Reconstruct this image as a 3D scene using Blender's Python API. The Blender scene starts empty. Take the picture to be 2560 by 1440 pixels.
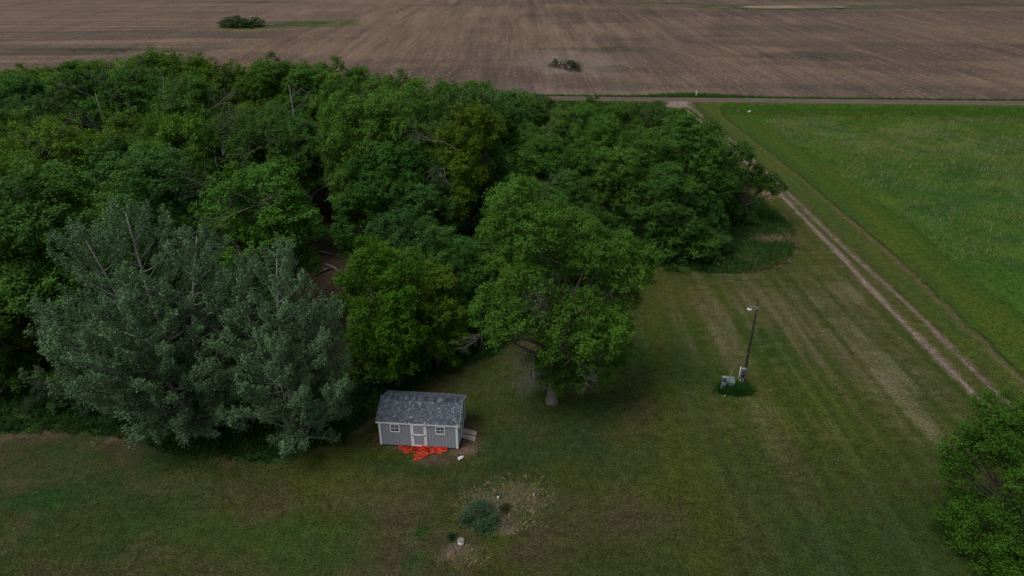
import bpy, math, random
import numpy as np
from mathutils import Vector, Matrix

# ------------------------------------------------------------------ camera, world, sun, exposure
SC = bpy.context.scene
COL = SC.collection
PITCH, FPX, CAMH = math.radians(27.4), 1712.0, 28.5
cam_d = bpy.data.cameras.new("camera"); cam = bpy.data.objects.new("camera", cam_d); COL.objects.link(cam)
cam.location = (0, 0, CAMH); cam.rotation_euler = (math.radians(90) - PITCH, 0, 0)
cam_d.sensor_width = 36; cam_d.lens = 36 * FPX / 2560; cam_d.clip_start = 0.5; cam_d.clip_end = 12000
SC.camera = cam

world = bpy.data.worlds.new("World"); SC.world = world; world.use_nodes = True
SUN_EL, SUN_AZ = math.radians(60), math.radians(235)      # azimuth clockwise from +Y
wn = world.node_tree; wn.nodes.clear()
sky = wn.nodes.new("ShaderNodeTexSky"); sky.sky_type = 'NISHITA'; sky.sun_disc = False
sky.sun_elevation = SUN_EL; sky.sun_rotation = SUN_AZ; sky.dust_density = 3.0; sky.air_density = 1.0
hs = wn.nodes.new("ShaderNodeHueSaturation"); hs.inputs["Saturation"].default_value = 0.45
bg = wn.nodes.new("ShaderNodeBackground"); bg.inputs["Strength"].default_value = 0.08
wo = wn.nodes.new("ShaderNodeOutputWorld")
wn.links.new(sky.outputs[0], hs.inputs["Color"]); wn.links.new(hs.outputs[0], bg.inputs[0]); wn.links.new(bg.outputs[0], wo.inputs[0])

sl = bpy.data.lights.new("sun", 'SUN'); sl.energy = 1.5; sl.angle = math.radians(30); sl.color = (1.0, 0.96, 0.9)
sun = bpy.data.objects.new("sun", sl); COL.objects.link(sun)
sd = Vector((math.sin(SUN_AZ) * math.cos(SUN_EL), math.cos(SUN_AZ) * math.cos(SUN_EL), math.sin(SUN_EL)))
sun.rotation_euler = sd.to_track_quat('Z', 'Y').to_euler()

SC.view_settings.view_transform = 'Standard'; SC.view_settings.look = 'None'
SC.view_settings.gamma = 1; SC.view_settings.use_curve_mapping = False
SC.view_settings.exposure = 0.1
SC.render.engine = 'CYCLES'
SC.cycles.max_bounces = 5; SC.cycles.diffuse_bounces = 3; SC.cycles.glossy_bounces = 2
SC.cycles.transmission_bounces = 3; SC.cycles.transparent_max_bounces = 4

CP, SP = math.cos(PITCH), math.sin(PITCH)
def G(px, py, h=0.0):
    """photo pixel (2560 wide) -> ground point at height h"""
    u = (px - 1280) / FPX; v = (py - 720) / FPX
    t = (h - CAMH) / (-SP - v * CP)
    return (u * t, (CP - v * SP) * t)
def Yp(px, py, y):
    """photo pixel at forward distance y -> (x, height)"""
    u = (px - 1280) / FPX; v = (py - 720) / FPX
    t = y / (CP - v * SP)
    return (u * t, CAMH + (-SP - v * CP) * t)

# ------------------------------------------------------------------ helpers
def hash2(ix, iy, seed):
    ix = ix.astype(np.int64); iy = iy.astype(np.int64)
    h = (ix * 374761393 + iy * 668265263 + seed * 974634777) & 0xFFFFFFFF
    h = ((h ^ (h >> 13)) * 1274126177) & 0xFFFFFFFF
    h = (h ^ (h >> 16)) & 0xFFFFFFFF
    return h / 4294967295.0
def vn(x, y, seed=0):
    x = np.asarray(x, float); y = np.asarray(y, float)
    x0 = np.floor(x); y0 = np.floor(y); fx = x - x0; fy = y - y0
    fx = fx * fx * (3 - 2 * fx); fy = fy * fy * (3 - 2 * fy)
    a = hash2(x0, y0, seed); b = hash2(x0 + 1, y0, seed); c = hash2(x0, y0 + 1, seed); d = hash2(x0 + 1, y0 + 1, seed)
    return (a * (1 - fx) + b * fx) * (1 - fy) + (c * (1 - fx) + d * fx) * fy
def fbm(x, y, seed=0, o=4):
    s = 0; a = 0.5; n = 0
    x = np.asarray(x, float) + 31.7 * seed
    for i in range(o):
        s = s + a * vn(x * 2 ** i, np.asarray(y) * 2 ** i, seed + i * 17); n += a; a *= 0.55
    return s / n
def sstep(a, b, x):
    t = np.clip((np.asarray(x, float) - a) / (b - a), 0, 1); return t * t * (3 - 2 * t)

def mesh_np(name, V, F, C=None, smooth=False, M=None):
    """V (n,3), F (m,k), C per-vertex rgb"""
    V = np.asarray(V, np.float32); F = np.asarray(F, np.int32)
    me = bpy.data.meshes.new(name); k = F.shape[1]
    me.vertices.add(len(V)); me.vertices.foreach_set("co", V.ravel())
    me.loops.add(F.size); me.loops.foreach_set("vertex_index", F.ravel())
    me.polygons.add(len(F)); me.polygons.foreach_set("loop_start", np.arange(0, F.size, k, dtype=np.int32))
    me.polygons.foreach_set("loop_total", np.full(len(F), k, np.int32))
    if smooth: me.polygons.foreach_set("use_smooth", np.ones(len(F), bool))
    if C is not None:
        at = me.attributes.new("tint", 'FLOAT_COLOR', 'POINT')
        at.data.foreach_set("color", np.hstack([np.asarray(C, np.float32), np.ones((len(V), 1), np.float32)]).ravel())
    me.update(); me.validate()
    if M: me.materials.append(M)
    return me

class MB:
    """collects polygons into ONE mesh"""
    def __init__(s): s.v = []; s.f = []; s.c = []; s.cur = (1, 1, 1)
    def quadbox(s, P):                       # 8 points: bottom 4 ccw, top 4 ccw
        i = len(s.v); s.v += [tuple(p) for p in P]; s.c += [s.cur] * 8
        for q in ((0, 3, 2, 1), (4, 5, 6, 7), (0, 1, 5, 4), (1, 2, 6, 5), (2, 3, 7, 6), (3, 0, 4, 7)):
            s.f.append([i + a for a in q])
    def box(s, x0, x1, y0, y1, z0, z1):
        s.quadbox([(x0, y0, z0), (x1, y0, z0), (x1, y1, z0), (x0, y1, z0), (x0, y0, z1), (x1, y0, z1), (x1, y1, z1), (x0, y1, z1)])
    def tube(s, pts, rad, n=6, cap=True):
        pts = [Vector(p) for p in pts]; i0 = len(s.v)
        up = Vector((0, 0, 1))
        for k, p in enumerate(pts):
            d = (pts[min(k + 1, len(pts) - 1)] - pts[max(k - 1, 0)])
            if d.length < 1e-9: d = up.copy()
            d.normalize(); a = d.cross(Vector((0.31, 0.95, 0.05)))
            if a.length < .05: a = d.cross(Vector((1, 0, 0)))
            a.normalize(); b = d.cross(a)
            for j in range(n):
                t = 2 * math.pi * j / n
                s.v.append(tuple(p + (a * math.cos(t) + b * math.sin(t)) * rad[k])); s.c.append(s.cur)
        for k in range(len(pts) - 1):
            for j in range(n):
                j2 = (j + 1) % n; a = i0 + k * n
                s.f.append([a + j, a + j2, a + n + j2, a + n + j])
        if cap:
            s.f.append([i0 + j for j in range(n)][::-1]); e = i0 + (len(pts) - 1) * n
            s.f.append([e + j for j in range(n)])
    def lathe(s, prof, n=16, c=(0, 0, 0)):
        i0 = len(s.v)
        for r, z in prof:
            for j in range(n):
                t = 2 * math.pi * j / n; s.v.append((c[0] + r * math.cos(t), c[1] + r * math.sin(t), c[2] + z)); s.c.append(s.cur)
        for k in range(len(prof) - 1):
            for j in range(n):
                j2 = (j + 1) % n; a = i0 + k * n; s.f.append([a + j, a + j2, a + n + j2, a + n + j])
        s.f.append([i0 + j for j in range(n)][::-1]); e = i0 + (len(prof) - 1) * n; s.f.append([e + j for j in range(n)])
    def mesh(s, name, mat, smooth=False, bevel=0):
        me = bpy.data.meshes.new(name); me.from_pydata(s.v, [], s.f)
        at = me.attributes.new("tint", 'FLOAT_COLOR', 'POINT')
        at.data.foreach_set("color", np.array([tuple(c) + (1,) for c in s.c], np.float32).ravel())
        if smooth: me.polygons.foreach_set("use_smooth", np.ones(len(me.polygons), bool))
        me.update(); me.materials.append(mat); return me
    def build(s, name, mat, parent=None, smooth=False, bevel=0):
        o = link(name, s.mesh(name, mat, smooth), parent)
        if bevel:
            m = o.modifiers.new("bevel", 'BEVEL'); m.width = bevel; m.segments = 2; m.limit_method = 'ANGLE'
        return o
def link(name, me, parent=None):
    o = bpy.data.objects.new(name, me); COL.objects.link(o)
    if parent is not None: o.parent = parent
    return o
def tag(o, label=None, cat=None, group=None, kind=None):
    if label: o["label"] = label
    if cat: o["category"] = cat
    if group: o["group"] = group
    if kind: o["kind"] = kind
    return o
def empty(name, loc, rz=0, label=None, cat=None, group=None):
    o = bpy.data.objects.new(name, None); COL.objects.link(o); o.location = loc; o.rotation_euler = (0, 0, rz)
    o.empty_display_size = 0.3
    return tag(o, label, cat, group)

# ------------------------------------------------------------------ materials
def newmat(name):
    m = bpy.data.materials.new(name); m.use_nodes = True; nt = m.node_tree; nt.nodes.clear()
    out = nt.nodes.new("ShaderNodeOutputMaterial"); b = nt.nodes.new("ShaderNodeBsdfPrincipled")
    nt.links.new(b.outputs[0], out.inputs[0]); return m, nt, b, out
def N(nt, t, **kw):
    n = nt.nodes.new(t)
    for k, v in kw.items(): setattr(n, k, v)
    return n
def mixc(nt, fac, a, b, mode='MIX'):
    n = N(nt, "ShaderNodeMix", data_type='RGBA', blend_type=mode)
    for sock, v in ((n.inputs[0], fac), (n.inputs[6], a), (n.inputs[7], b)):
        if isinstance(v, bpy.types.NodeSocket): nt.links.new(v, sock)
        elif isinstance(v, (int, float)): sock.default_value = v
        else: sock.default_value = tuple(v) + (1,)
    return n.outputs[2]
def mathn(nt, op, a, b=None, clamp=False):
    n = N(nt, "ShaderNodeMath", operation=op, use_clamp=clamp)
    for i, v in enumerate((a, b)):
        if v is None: continue
        if isinstance(v, bpy.types.NodeSocket): nt.links.new(v, n.inputs[i])
        else: n.inputs[i].default_value = v
    return n.outputs[0]
def coords(nt, scale=(1, 1, 1), rot=0):
    tc = N(nt, "ShaderNodeTexCoord"); mp = N(nt, "ShaderNodeMapping")
    mp.inputs["Scale"].default_value = scale; mp.inputs["Rotation"].default_value = (0, 0, rot)
    nt.links.new(tc.outputs["Object"], mp.inputs[0]); return mp.outputs[0]
def noise(nt, vec, scale, detail=4, rough=.6):
    n = N(nt, "ShaderNodeTexNoise"); n.inputs["Scale"].default_value = scale; n.inputs["Detail"].default_value = detail
    n.inputs["Roughness"].default_value = rough; nt.links.new(vec, n.inputs["Vector"]); return n.outputs["Fac"]
def mrange(nt, v, a, b, c=0.0, d=1.0):
    n = N(nt, "ShaderNodeMapRange"); nt.links.new(v, n.inputs[0])
    for i, q in enumerate((a, b, c, d)): n.inputs[i + 1].default_value = q
    return n.outputs[0]
def attr(nt, name):
    a = N(nt, "ShaderNodeAttribute"); a.attribute_name = name; return a
def bump(nt, b, h, dist=.05, st=.6):
    n = N(nt, "ShaderNodeBump"); n.inputs["Distance"].default_value = dist; n.inputs["Strength"].default_value = st
    nt.links.new(h, n.inputs["Height"]); nt.links.new(n.outputs[0], b.inputs["Normal"])

def grass_mat(name, fine=9.0, contrast=.5, straw_col=(.30, .27, .17), straw_dir=(3, 9, 1), fleck=.70, tall=0.0):
    m, nt, b, out = newmat(name)
    a = attr(nt, "tint"); s = attr(nt, "straw")
    v = coords(nt)
    n1 = noise(nt, v, fine, 3, .7); n2 = noise(nt, v, 1.6, 5, .65)
    n3 = noise(nt, coords(nt, (1, .55, 1)), 3.4, 3, .6)
    k = mathn(nt, 'MULTIPLY', mrange(nt, n1, .3, .7, 1 - contrast, 1 + contrast), mrange(nt, n2, .25, .75, .62, 1.38))
    k = mathn(nt, 'MULTIPLY', k, mrange(nt, n3, .3, .7, .85, 1.15))
    cg = N(nt, "ShaderNodeCombineColor"); [nt.links.new(k, cg.inputs[i]) for i in range(3)]
    c = mixc(nt, 1.0, a.outputs["Color"], cg.outputs[0], 'MULTIPLY')
    # hue drift between blades
    hv = noise(nt, v, 2.7, 4, .7)
    c = mixc(nt, mrange(nt, hv, .45, .75, 0, .35), c, (.075, .075, .03))
    # clippings and dead blades
    f = noise(nt, coords(nt, straw_dir), 1.3, 4, .85)
    thr = mathn(nt, 'SUBTRACT', fleck, mathn(nt, 'MULTIPLY', s.outputs["Fac"], .24))
    thr = mathn(nt, 'MULTIPLY', mathn(nt, 'SUBTRACT', f, thr), 8.0, True)
    c = mixc(nt, mathn(nt, 'MULTIPLY', thr, .60), c, straw_col)
    # tiny pale flowers / leaves
    vo = N(nt, "ShaderNodeTexVoronoi"); vo.inputs["Scale"].default_value = 1.7; nt.links.new(v, vo.inputs["Vector"])
    dots = mathn(nt, 'LESS_THAN', vo.outputs["Distance"], .045)
    c = mixc(nt, mathn(nt, 'MULTIPLY', dots, .45), c, (.32, .36, .22))
    nt.links.new(c, b.inputs["Base Color"]); b.inputs["Roughness"].default_value = .85
    b.inputs["Specular IOR Level"].default_value = .03
    bump(nt, b, mathn(nt, 'ADD', n1, mathn(nt, 'MULTIPLY', n2, 1.5)), .10 + tall, .8)
    return m

def field_mat(name):
    m, nt, b, out = newmat(name)
    a = attr(nt, "tint"); z = attr(nt, "straw")
    rows = noise(nt, coords(nt, (1.1, .035, 1)), 1.0, 4, .7)
    rows2 = noise(nt, coords(nt, (.30, .012, 1)), 1.0, 3, .6)
    hor = noise(nt, coords(nt, (.012, .22, 1), .08), 1.0, 4, .65)
    sp = noise(nt, coords(nt, (1, .5, 1)), 1.2, 6, .85)
    sp2 = noise(nt, coords(nt, (1, .6, 1)), 4.5, 3, .8)
    sp3 = noise(nt, coords(nt, (1, .14, 1)), .16, 6, .7)
    R = mixc(nt, z.outputs["Fac"], mathn(nt, 'ADD', mathn(nt, 'MULTIPLY', rows, .5), mathn(nt, 'MULTIPLY', rows2, .5)), hor)
    sep = N(nt, "ShaderNodeSeparateColor"); nt.links.new(R, sep.inputs[0]); R = sep.outputs[0]
    k = mathn(nt, 'MULTIPLY', mrange(nt, R, .32, .68, .78, 1.22), mrange(nt, sp2, .25, .75, .66, 1.34))
    k = mathn(nt, 'MULTIPLY', k, mrange(nt, sp3, .3, .7, .74, 1.26))
    cg = N(nt, "ShaderNodeCombineColor"); [nt.links.new(k, cg.inputs[i]) for i in range(3)]
    c = mixc(nt, 1.0, a.outputs["Color"], cg.outputs[0], 'MULTIPLY')
    th = mathn(nt, 'ADD', sp, mathn(nt, 'MULTIPLY', mathn(nt, 'SUBTRACT', R, .5), .35))
    c = mixc(nt, mrange(nt, th, .52, .62, 0, .62), c, (.33, .215, .13))
    nt.links.new(c, b.inputs["Base Color"]); b.inputs["Roughness"].default_value = .95; b.inputs["Specular IOR Level"].default_value = .1
    bump(nt, b, mathn(nt, 'ADD', R, mathn(nt, 'MULTIPLY', sp, .7)), .35, .5)
    return m

def soil_mat(name, sc=6.0, sx=(1, 1, 1), fleck=(.3, .24, .19)):
    m, nt, b, out = newmat(name)
    a = attr(nt, "tint"); v = coords(nt, sx)
    n1 = noise(nt, v, sc, 4, .75); n2 = noise(nt, v, .9, 4, .6)
    k = mathn(nt, 'MULTIPLY', mrange(nt, n1, .25, .75, .65, 1.35), mrange(nt, n2, .3, .7, .8, 1.2))
    cg = N(nt, "ShaderNodeCombineColor"); [nt.links.new(k, cg.inputs[i]) for i in range(3)]
    c = mixc(nt, 1.0, a.outputs["Color"], cg.outputs[0], 'MULTIPLY')
    f = noise(nt, v, sc * 1.9, 2, .8)
    c = mixc(nt, mrange(nt, f, .62, .72, 0, .5), c, fleck)
    nt.links.new(c, b.inputs["Base Color"]); b.inputs["Roughness"].default_value = .95; b.inputs["Specular IOR Level"].default_value = .1
    bump(nt, b, n1, .06, .8); return m

def leaf_mat(name, spec=.06, rough=.6, trans=.25, pale=0.0):
    m, nt, b, out = newmat(name)
    a = attr(nt, "tint"); oi = N(nt, "ShaderNodeObjectInfo")
    c = mixc(nt, 1.0, a.outputs["Color"], oi.outputs["Color"], 'MULTIPLY')
    nt.links.new(c, b.inputs["Base Color"]); b.inputs["Roughness"].default_value = rough
    b.inputs["Specular IOR Level"].default_value = spec
    tr = N(nt, "ShaderNodeBsdfTranslucent"); mx = N(nt, "ShaderNodeMixShader"); mx.inputs[0].default_value = trans
    c2 = mixc(nt, 1.0, c, (1.3, 1.25, .5), 'MULTIPLY')
    nt.links.new(c2, tr.inputs[0]); nt.links.new(b.outputs[0], mx.inputs[1]); nt.links.new(tr.outputs[0], mx.inputs[2])
    nt.links.new(mx.outputs[0], out.inputs[0]); return m

def bark_mat(name, col, col2):
    m, nt, b, out = newmat(name)
    n = noise(nt, coords(nt, (6, 6, 1.2)), 2.0, 5, .7)
    nt.links.new(mixc(nt, mrange(nt, n, .3, .7), col, col2), b.inputs["Base Color"])
    b.inputs["Roughness"].default_value = .9; bump(nt, b, n, .03, .7); return m

def plain_mat(name, col, rough=.6, var=.12, sc=4, metal=0, spec=.4, use_tint=False, stretch=(1, 1, 1), bd=.004):
    m, nt, b, out = newmat(name)
    v = coords(nt, stretch); n = noise(nt, v, sc, 5, .65); n2 = noise(nt, v, sc * 7, 3, .6)
    base = attr(nt, "tint").outputs["Color"] if use_tint else None
    k = mathn(nt, 'MULTIPLY', mrange(nt, n, .3, .7, 1 - var, 1 + var), mrange(nt, n2, .3, .7, 1 - var * .6, 1 + var * .6))
    cg = N(nt, "ShaderNodeCombineColor"); [nt.links.new(k, cg.inputs[i]) for i in range(3)]
    c = mixc(nt, 1.0, base if base is not None else col, cg.outputs[0], 'MULTIPLY')
    nt.links.new(c, b.inputs["Base Color"]); b.inputs["Roughness"].default_value = rough
    b.inputs["Metallic"].default_value = metal; b.inputs["Specular IOR Level"].default_value = spec
    bump(nt, b, n2, bd, .5); return m

M = {}
M['lawn'] = grass_mat("lawn_grass", 9, .75)
M['meadow'] = grass_mat("meadow_grass", 5, .5, (.26, .27, .14), (2, 3, 1), .66, .1)
M['floor'] = soil_mat("leaf_litter", 3, fleck=(.12, .09, .06))
M['drive'] = soil_mat("driveway_surface", 7, fleck=(.36, .29, .23))
M['road'] = soil_mat("gravel", 3, (.25, 1, 1), (.30, .24, .2))
M['field'] = field_mat("tilled_soil")
M['leaf'] = leaf_mat("broad_leaves")
M['poplar'] = leaf_mat("silver_leaves", .22, .5, .18)
M['blade'] = leaf_mat("grass_blades", .04, .7, .25)
M['bark'] = bark_mat("bark", (.10, .08, .065), (.045, .036, .03))
M['pbark'] = bark_mat("pale_bark", (.34, .34, .29), (.17, .17, .14))
M['abark'] = bark_mat("grey_bark", (.22, .20, .17), (.10, .09, .08))
M['dead'] = bark_mat("dead_wood", (.23, .205, .185), (.12, .105, .095))
M['siding'] = plain_mat("grey_paint", (.285, .305, .34), .65, .05, 1.5, bd=.002)
M['white'] = plain_mat("white_paint", (.80, .82, .84), .55, .04, 2, bd=.002)
M['shingle'] = plain_mat("asphalt_shingle", None, .9, .18, 14, use_tint=True, spec=.2)
M['dark'] = plain_mat("dark_timber", (.05, .045, .04), .8)
M['iron'] = plain_mat("black_iron", (.02, .02, .022), .5)
M['glass'] = plain_mat("window_glass", (.012, .014, .018), .12, .1, spec=.6, bd=.0)
M['wood'] = plain_mat("weathered_board", None, .85, .15, 5, use_tint=True, stretch=(1, 6, 6))
M['orange'] = plain_mat("orange_plastic", None, .5, .12, 6, use_tint=True)
M['pole'] = plain_mat("creosote_wood", (.04, .035, .033), .85, .3, 3, stretch=(8, 8, .5))
M['galv'] = plain_mat("galvanised_metal", (.32, .33, .34), .45, .1, 5, metal=.3)
M['green'] = plain_mat("green_enamel", (.13, .19, .16), .45, .06, 3)
M['greybox'] = plain_mat("grey_enamel", (.13, .155, .165), .5, .07, 4)
M['pvc'] = plain_mat("white_plastic", (.7, .7, .68), .45, .07, 4)
M['conc'] = plain_mat("concrete", (.24, .22, .2), .9, .2, 12)
M['rust'] = plain_mat("red_paint", (.35, .035, .025), .6, .2, 8)
M['water'] = plain_mat("pale_water", (.16, .175, .18), .2, .1, .3)

# ------------------------------------------------------------------ terrain
def road_y(x): return 134.1 - .048 * np.asarray(x, float)
EDGE = (np.array([0, 41, 58, 81, 100, 121, 128, 140.]), np.array([36.3, 36.9, 38.0, 38.2, 37.7, 36.9, 38.6, 44.]))
STRIP = (np.array([0, 49, 64, 75, 90, 118, 140.]), np.array([40.5, 42.4, 43.1, 43.8, 43.6, 41.7, 41.]))
RL = (np.array([0, 38, 52, 64, 80, 102, 124, 133.]), np.array([32.0, 32.2, 32.3, 32.8, 33.0, 32.7, 31.8, 30.2]))
RR = (np.array([0, 38, 52, 61, 81, 102, 124, 133.]), np.array([33.8, 33.9, 34.2, 34.0, 34.1, 34.0, 33.2, 32.]))
WOOD = [(-95, 39), (-36, 38.5), (-28, 38), (-18, 39), (-9, 41), (-2, 46), (4, 51.5), (11, 60), (14, 61.5), (18.5, 61.5), (21, 66), (21.8, 73), (21.8, 79), (20, 82), (4, 84), (-8, 91), (-95, 92)]
ROUGH = [(-95, 34), (-37, 33.6), (-30.5, 34.6), (-26, 34.5), (-20, 32.4), (-15, 31.8), (-10.5, 33.8), (-7.8, 38.8), (-1.3, 43.6), (2, 48.5), (7.0, 56.0), (12.5, 59.6), (15.5, 59.2), (19, 57.8), (22.9, 58.0), (26.6, 60.2), (29.6, 64.6), (30.7, 70), (30.4, 78), (29.6, 86), (29.5, 100), (28.5, 124), (-95, 128)]
def inpoly(x, y, P):
    r = np.zeros(np.shape(x), bool)
    for i in range(len(P)):
        x1, y1 = P[i]; x2, y2 = P[i - 1]
        cnd = (y1 > y) != (y2 > y)
        with np.errstate(divide='ignore', invalid='ignore'):
            xi = (x2 - x1) * (y - y1) / (y2 - y1 + 1e-12) + x1
        r ^= cnd & (x < xi)
    return r
def pdist(x, y, P, closed=True):
    d = np.full(np.shape(x), 1e9); n = len(P)
    for i in range(n if closed else n - 1):
        ax, ay = P[i]; bx, by = P[(i + 1) % n]
        t = np.clip(((x - ax) * (bx - ax) + (y - ay) * (by - ay)) / ((bx - ax) ** 2 + (by - ay) ** 2 + 1e-9), 0, 1)
        d = np.minimum(d, np.hypot(x - ax - t * (bx - ax), y - ay - t * (by - ay)))
    return d
def verge_w(x): return 2.1 + 2.6 * np.exp(-((np.asarray(x, float) - 37) / 14) ** 2)
def height(x, y):
    x = np.asarray(x, float); y = np.asarray(y, float)
    ry = road_y(x); d = y - ry
    z = .10 * (fbm(x / 9, y / 9, 3) - .5) * sstep(0, 20, np.abs(d))
    z = z * (1 - np.exp(-(((x + 5.8) / 5) ** 2 + ((y - 35) / 4) ** 2)))      # level under the shed
    z += .30 * (1 - sstep(1.9, 3.2, np.abs(d))) - .25 * np.exp(-((np.abs(d) - 4.6) / 1.3) ** 2) * (1 - np.exp(-((x - 33) / 6) ** 2))
    f = sstep(10, 60, d)
    z += f * (1.6 * (fbm(x / 90, y / 75, 7, 2) - .5) + .35 * (fbm(x / 22, y / 22, 9, 2) - .5))
    # low mound with weeds
    z += .28 * np.exp(-(((x + .6) / 1.6) ** 2 + ((y - 28.3) / 1.2) ** 2))
    # spoil heap in the field
    z += .9 * np.exp(-(((x - 12.8) / 3.2) ** 2 + ((y - 171.5) / 2.6) ** 2))
    # ruts
    for R in (RL, RR):
        z -= .05 * np.exp(-((x - np.interp(y, *R)) / .3) ** 2) * (d < -2)
    return z
def hz(x, y): return float(height(np.array([x]), np.array([y]))[0])

xs = np.concatenate([-np.geomspace(5000, 112, 14), np.arange(-110, -42, .9), np.arange(-42, 46, .33), np.arange(46, 112, .8), np.geomspace(113, 5000, 14)])
ys = np.concatenate([np.array([-3000, -600, -120, -20, 0, 10.]), np.arange(18, 74, .33), np.arange(74, 142, .5), np.geomspace(142.5, 420, 240), np.geomspace(430, 8000, 22)])
X, Y = np.meshgrid(xs, ys); Z = height(X, Y)
def lerp(c, col, w):
    w = np.clip(w, 0, 1)[..., None]; return c * (1 - w) + np.array(col) * w
def blob(px, py, rx, ry, world=False, soft=.5, sd=1):
    cx, cy = (px, py) if world else G(px, py)
    w = (fbm(X / 1.3, Y / 1.3, 40 + sd, 3) - .5) * .9
    q = np.hypot((X - cx) / rx, (Y - cy) / ry) + w
    return 1 - sstep(1 - soft, 1 + soft * .4, q)

n_big = fbm(X / 14, Y / 11, 11); n_mid = fbm(X / 4.5, Y / 4.5, 12); n_sm = fbm(X / 1.3, Y / 1.3, 13, 3)
T = np.zeros(X.shape + (3,)); T[:] = (.048, .056, .021)
T = lerp(T, (.060, .070, .016), sstep(.50, .68, n_mid) * .75)
T = lerp(T, (.030, .058, .020), sstep(.50, .66, n_big) * .75)
T = lerp(T, (.075, .062, .038), sstep(.53, .70, fbm(X / 5, Y / 4, 21)) * .7 * (1 - .7 * sstep(6, 12, X)))
T = T * (.85 + .3 * n_sm)[..., None]
S = np.zeros(X.shape)
S += .10 * sstep(.45, .7, fbm(X / 6, Y / 5, 25))
# right part of the lawn: mown in rows running away from the camera, clippings left in lines
right = sstep(8, 17, X) * (1 - sstep(64, 70, Y)) * (X < 33)
xr = X - .06 * (X - 17) * (Y - 45) / 45 + .02 * (Y - 40) + .5 * (fbm(X / 20, Y / 9, 31) - .5)
rows = fbm(xr / .58, Y / 20, 33, 2); rows2 = fbm(xr / 1.7, Y / 26, 34, 2)
drybig = np.clip(.22 * sstep(.4, .62, fbm(X / 11, Y / 8, 35)) + .85 * blob(2180, 960, 4.2, 10, sd=3) + .6 * blob(1760, 810, 5, 7, sd=4) + .6 * blob(1960, 840, 5, 9, sd=5) + .5 * blob(2120, 735, 6, 5, sd=2), 0, 1)
T = lerp(T, (.105, .088, .050), right * sstep(.32, .66, rows2) * (.12 + .6 * drybig) * sstep(30, 46, Y))
mow = np.sin(2 * math.pi * xr / 1.45 + 1.2 * (fbm(X / 6, Y / 14, 36) - .5)) * sstep(4, 12, X) * (X < 31) * (Y < 66); T = T * (1 + .11 * mow)[..., None]; S += .12 * np.clip(mow, 0, 1) * drybig
T = lerp(T, (.15, .125, .085), right * sstep(.50, .68, rows) * (.08 + .28 * drybig) * sstep(.38, .62, fbm(X / 1.2, Y / 1.3, 37)))
T = lerp(T, (.11, .095, .055), right * sstep(.5, .68, fbm(X / 3.5, Y / .45, 38, 3)) * .45 * (Y > 34))
T = lerp(T, (.040, .058, .016), right * sstep(.50, .68, 1 - rows) * .85)
S += right * (sstep(.38, .62, rows) * (.30 + .45 * drybig)) * sstep(24, 34, Y)
for (a, b_, rx, ry, s_) in ((1590, 850, 1.6, 3.5, .35), (1720, 990, .8, 2.2, .4), (1700, 800, 1.2, 5, .25), (2120, 735, 1.6, 2.6, .5), (2260, 1010, 1.0, 6, .35), (1650, 700, 5, 2.5, .15), (2200, 880, 1.2, 6, .35), (1950, 760, 5, 3, .25)):
    S += s_ * blob(a, b_, rx, ry, sd=int(a) % 9)
T = lerp(T, (.10, .083, .04), .5 * blob(2120, 735, 1.8, 2.8) + .3 * blob(1650, 730, 4, 3.5) + .35 * blob(1850, 760, 5, 4))
# olive wheel track curving down the lawn
trk = [G(*p) for p in ((1640, 760), (1650, 900), (1680, 1060), (1725, 1200), (1765, 1320), (1800, 1440))]
dt = pdist(X, Y, trk, False); T = lerp(T, (.056, .064, .016), .75 * np.exp(-(dt / .9) ** 2)); S *= 1 - .8 * np.exp(-(dt / .9) ** 2)
trk2 = [(p[0] + 1.25, p[1]) for p in trk]; dt = pdist(X, Y, trk2, False); S += .22 * np.exp(-(dt / .35) ** 2) * (Y < 46)
# named patches
T = lerp(T, (.022, .062, .018), .9 * blob(95, 1250, 1.9, .9, sd=2) + .6 * blob(10, 1350, .8, .7, sd=3) + .8 * blob(1055, 1330, .62, .5, sd=4) + .5 * blob(1045, 1412, .9, .9, sd=5))
T = lerp(T, (.036, .074, .018), .7 * blob(760, 1370, 4.2, 2.4, sd=6) + .45 * blob(480, 1330, 5, 1.5, sd=3))
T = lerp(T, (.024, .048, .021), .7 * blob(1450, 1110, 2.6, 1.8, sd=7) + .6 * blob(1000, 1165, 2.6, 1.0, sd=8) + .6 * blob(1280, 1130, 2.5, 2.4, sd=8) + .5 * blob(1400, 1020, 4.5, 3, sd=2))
T = lerp(T, (.105, .078, .052), .65 * blob(130, 1085, 2.4, 1.0, sd=1) + .4 * blob(260, 1110, 2.4, .8, sd=3) + .4 * blob(40, 1330, .8, 1.8, sd=4) + .35 * blob(420, 1210, 3, 1.2, sd=6))
T = lerp(T, (.085, .078, .042), .5 * blob(960, 1230, 4, 1.6, sd=5) + .35 * blob(120, 1180, 4, 1.5, sd=5))
soilc = (.155, .105, .072)
T = lerp(T, soilc, .95 * blob(1172, 1090, .75, 1.6, sd=3, soft=.35) + .8 * blob(1160, 1060, .6, 1.2, sd=4) + .9 * blob(1155, 1127, 1.0, .55, sd=4) + .85 * blob(946, 1095, .42, .9, sd=5) + .8 * blob(985, 1119, .9, .22, sd=6) + .55 * blob(1090, 1150, 1.6, .5, sd=6))
S += .75 * blob(1168, 1122, .8, .6, sd=1) + .65 * blob(975, 1120, .8, .22, sd=2)
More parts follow.
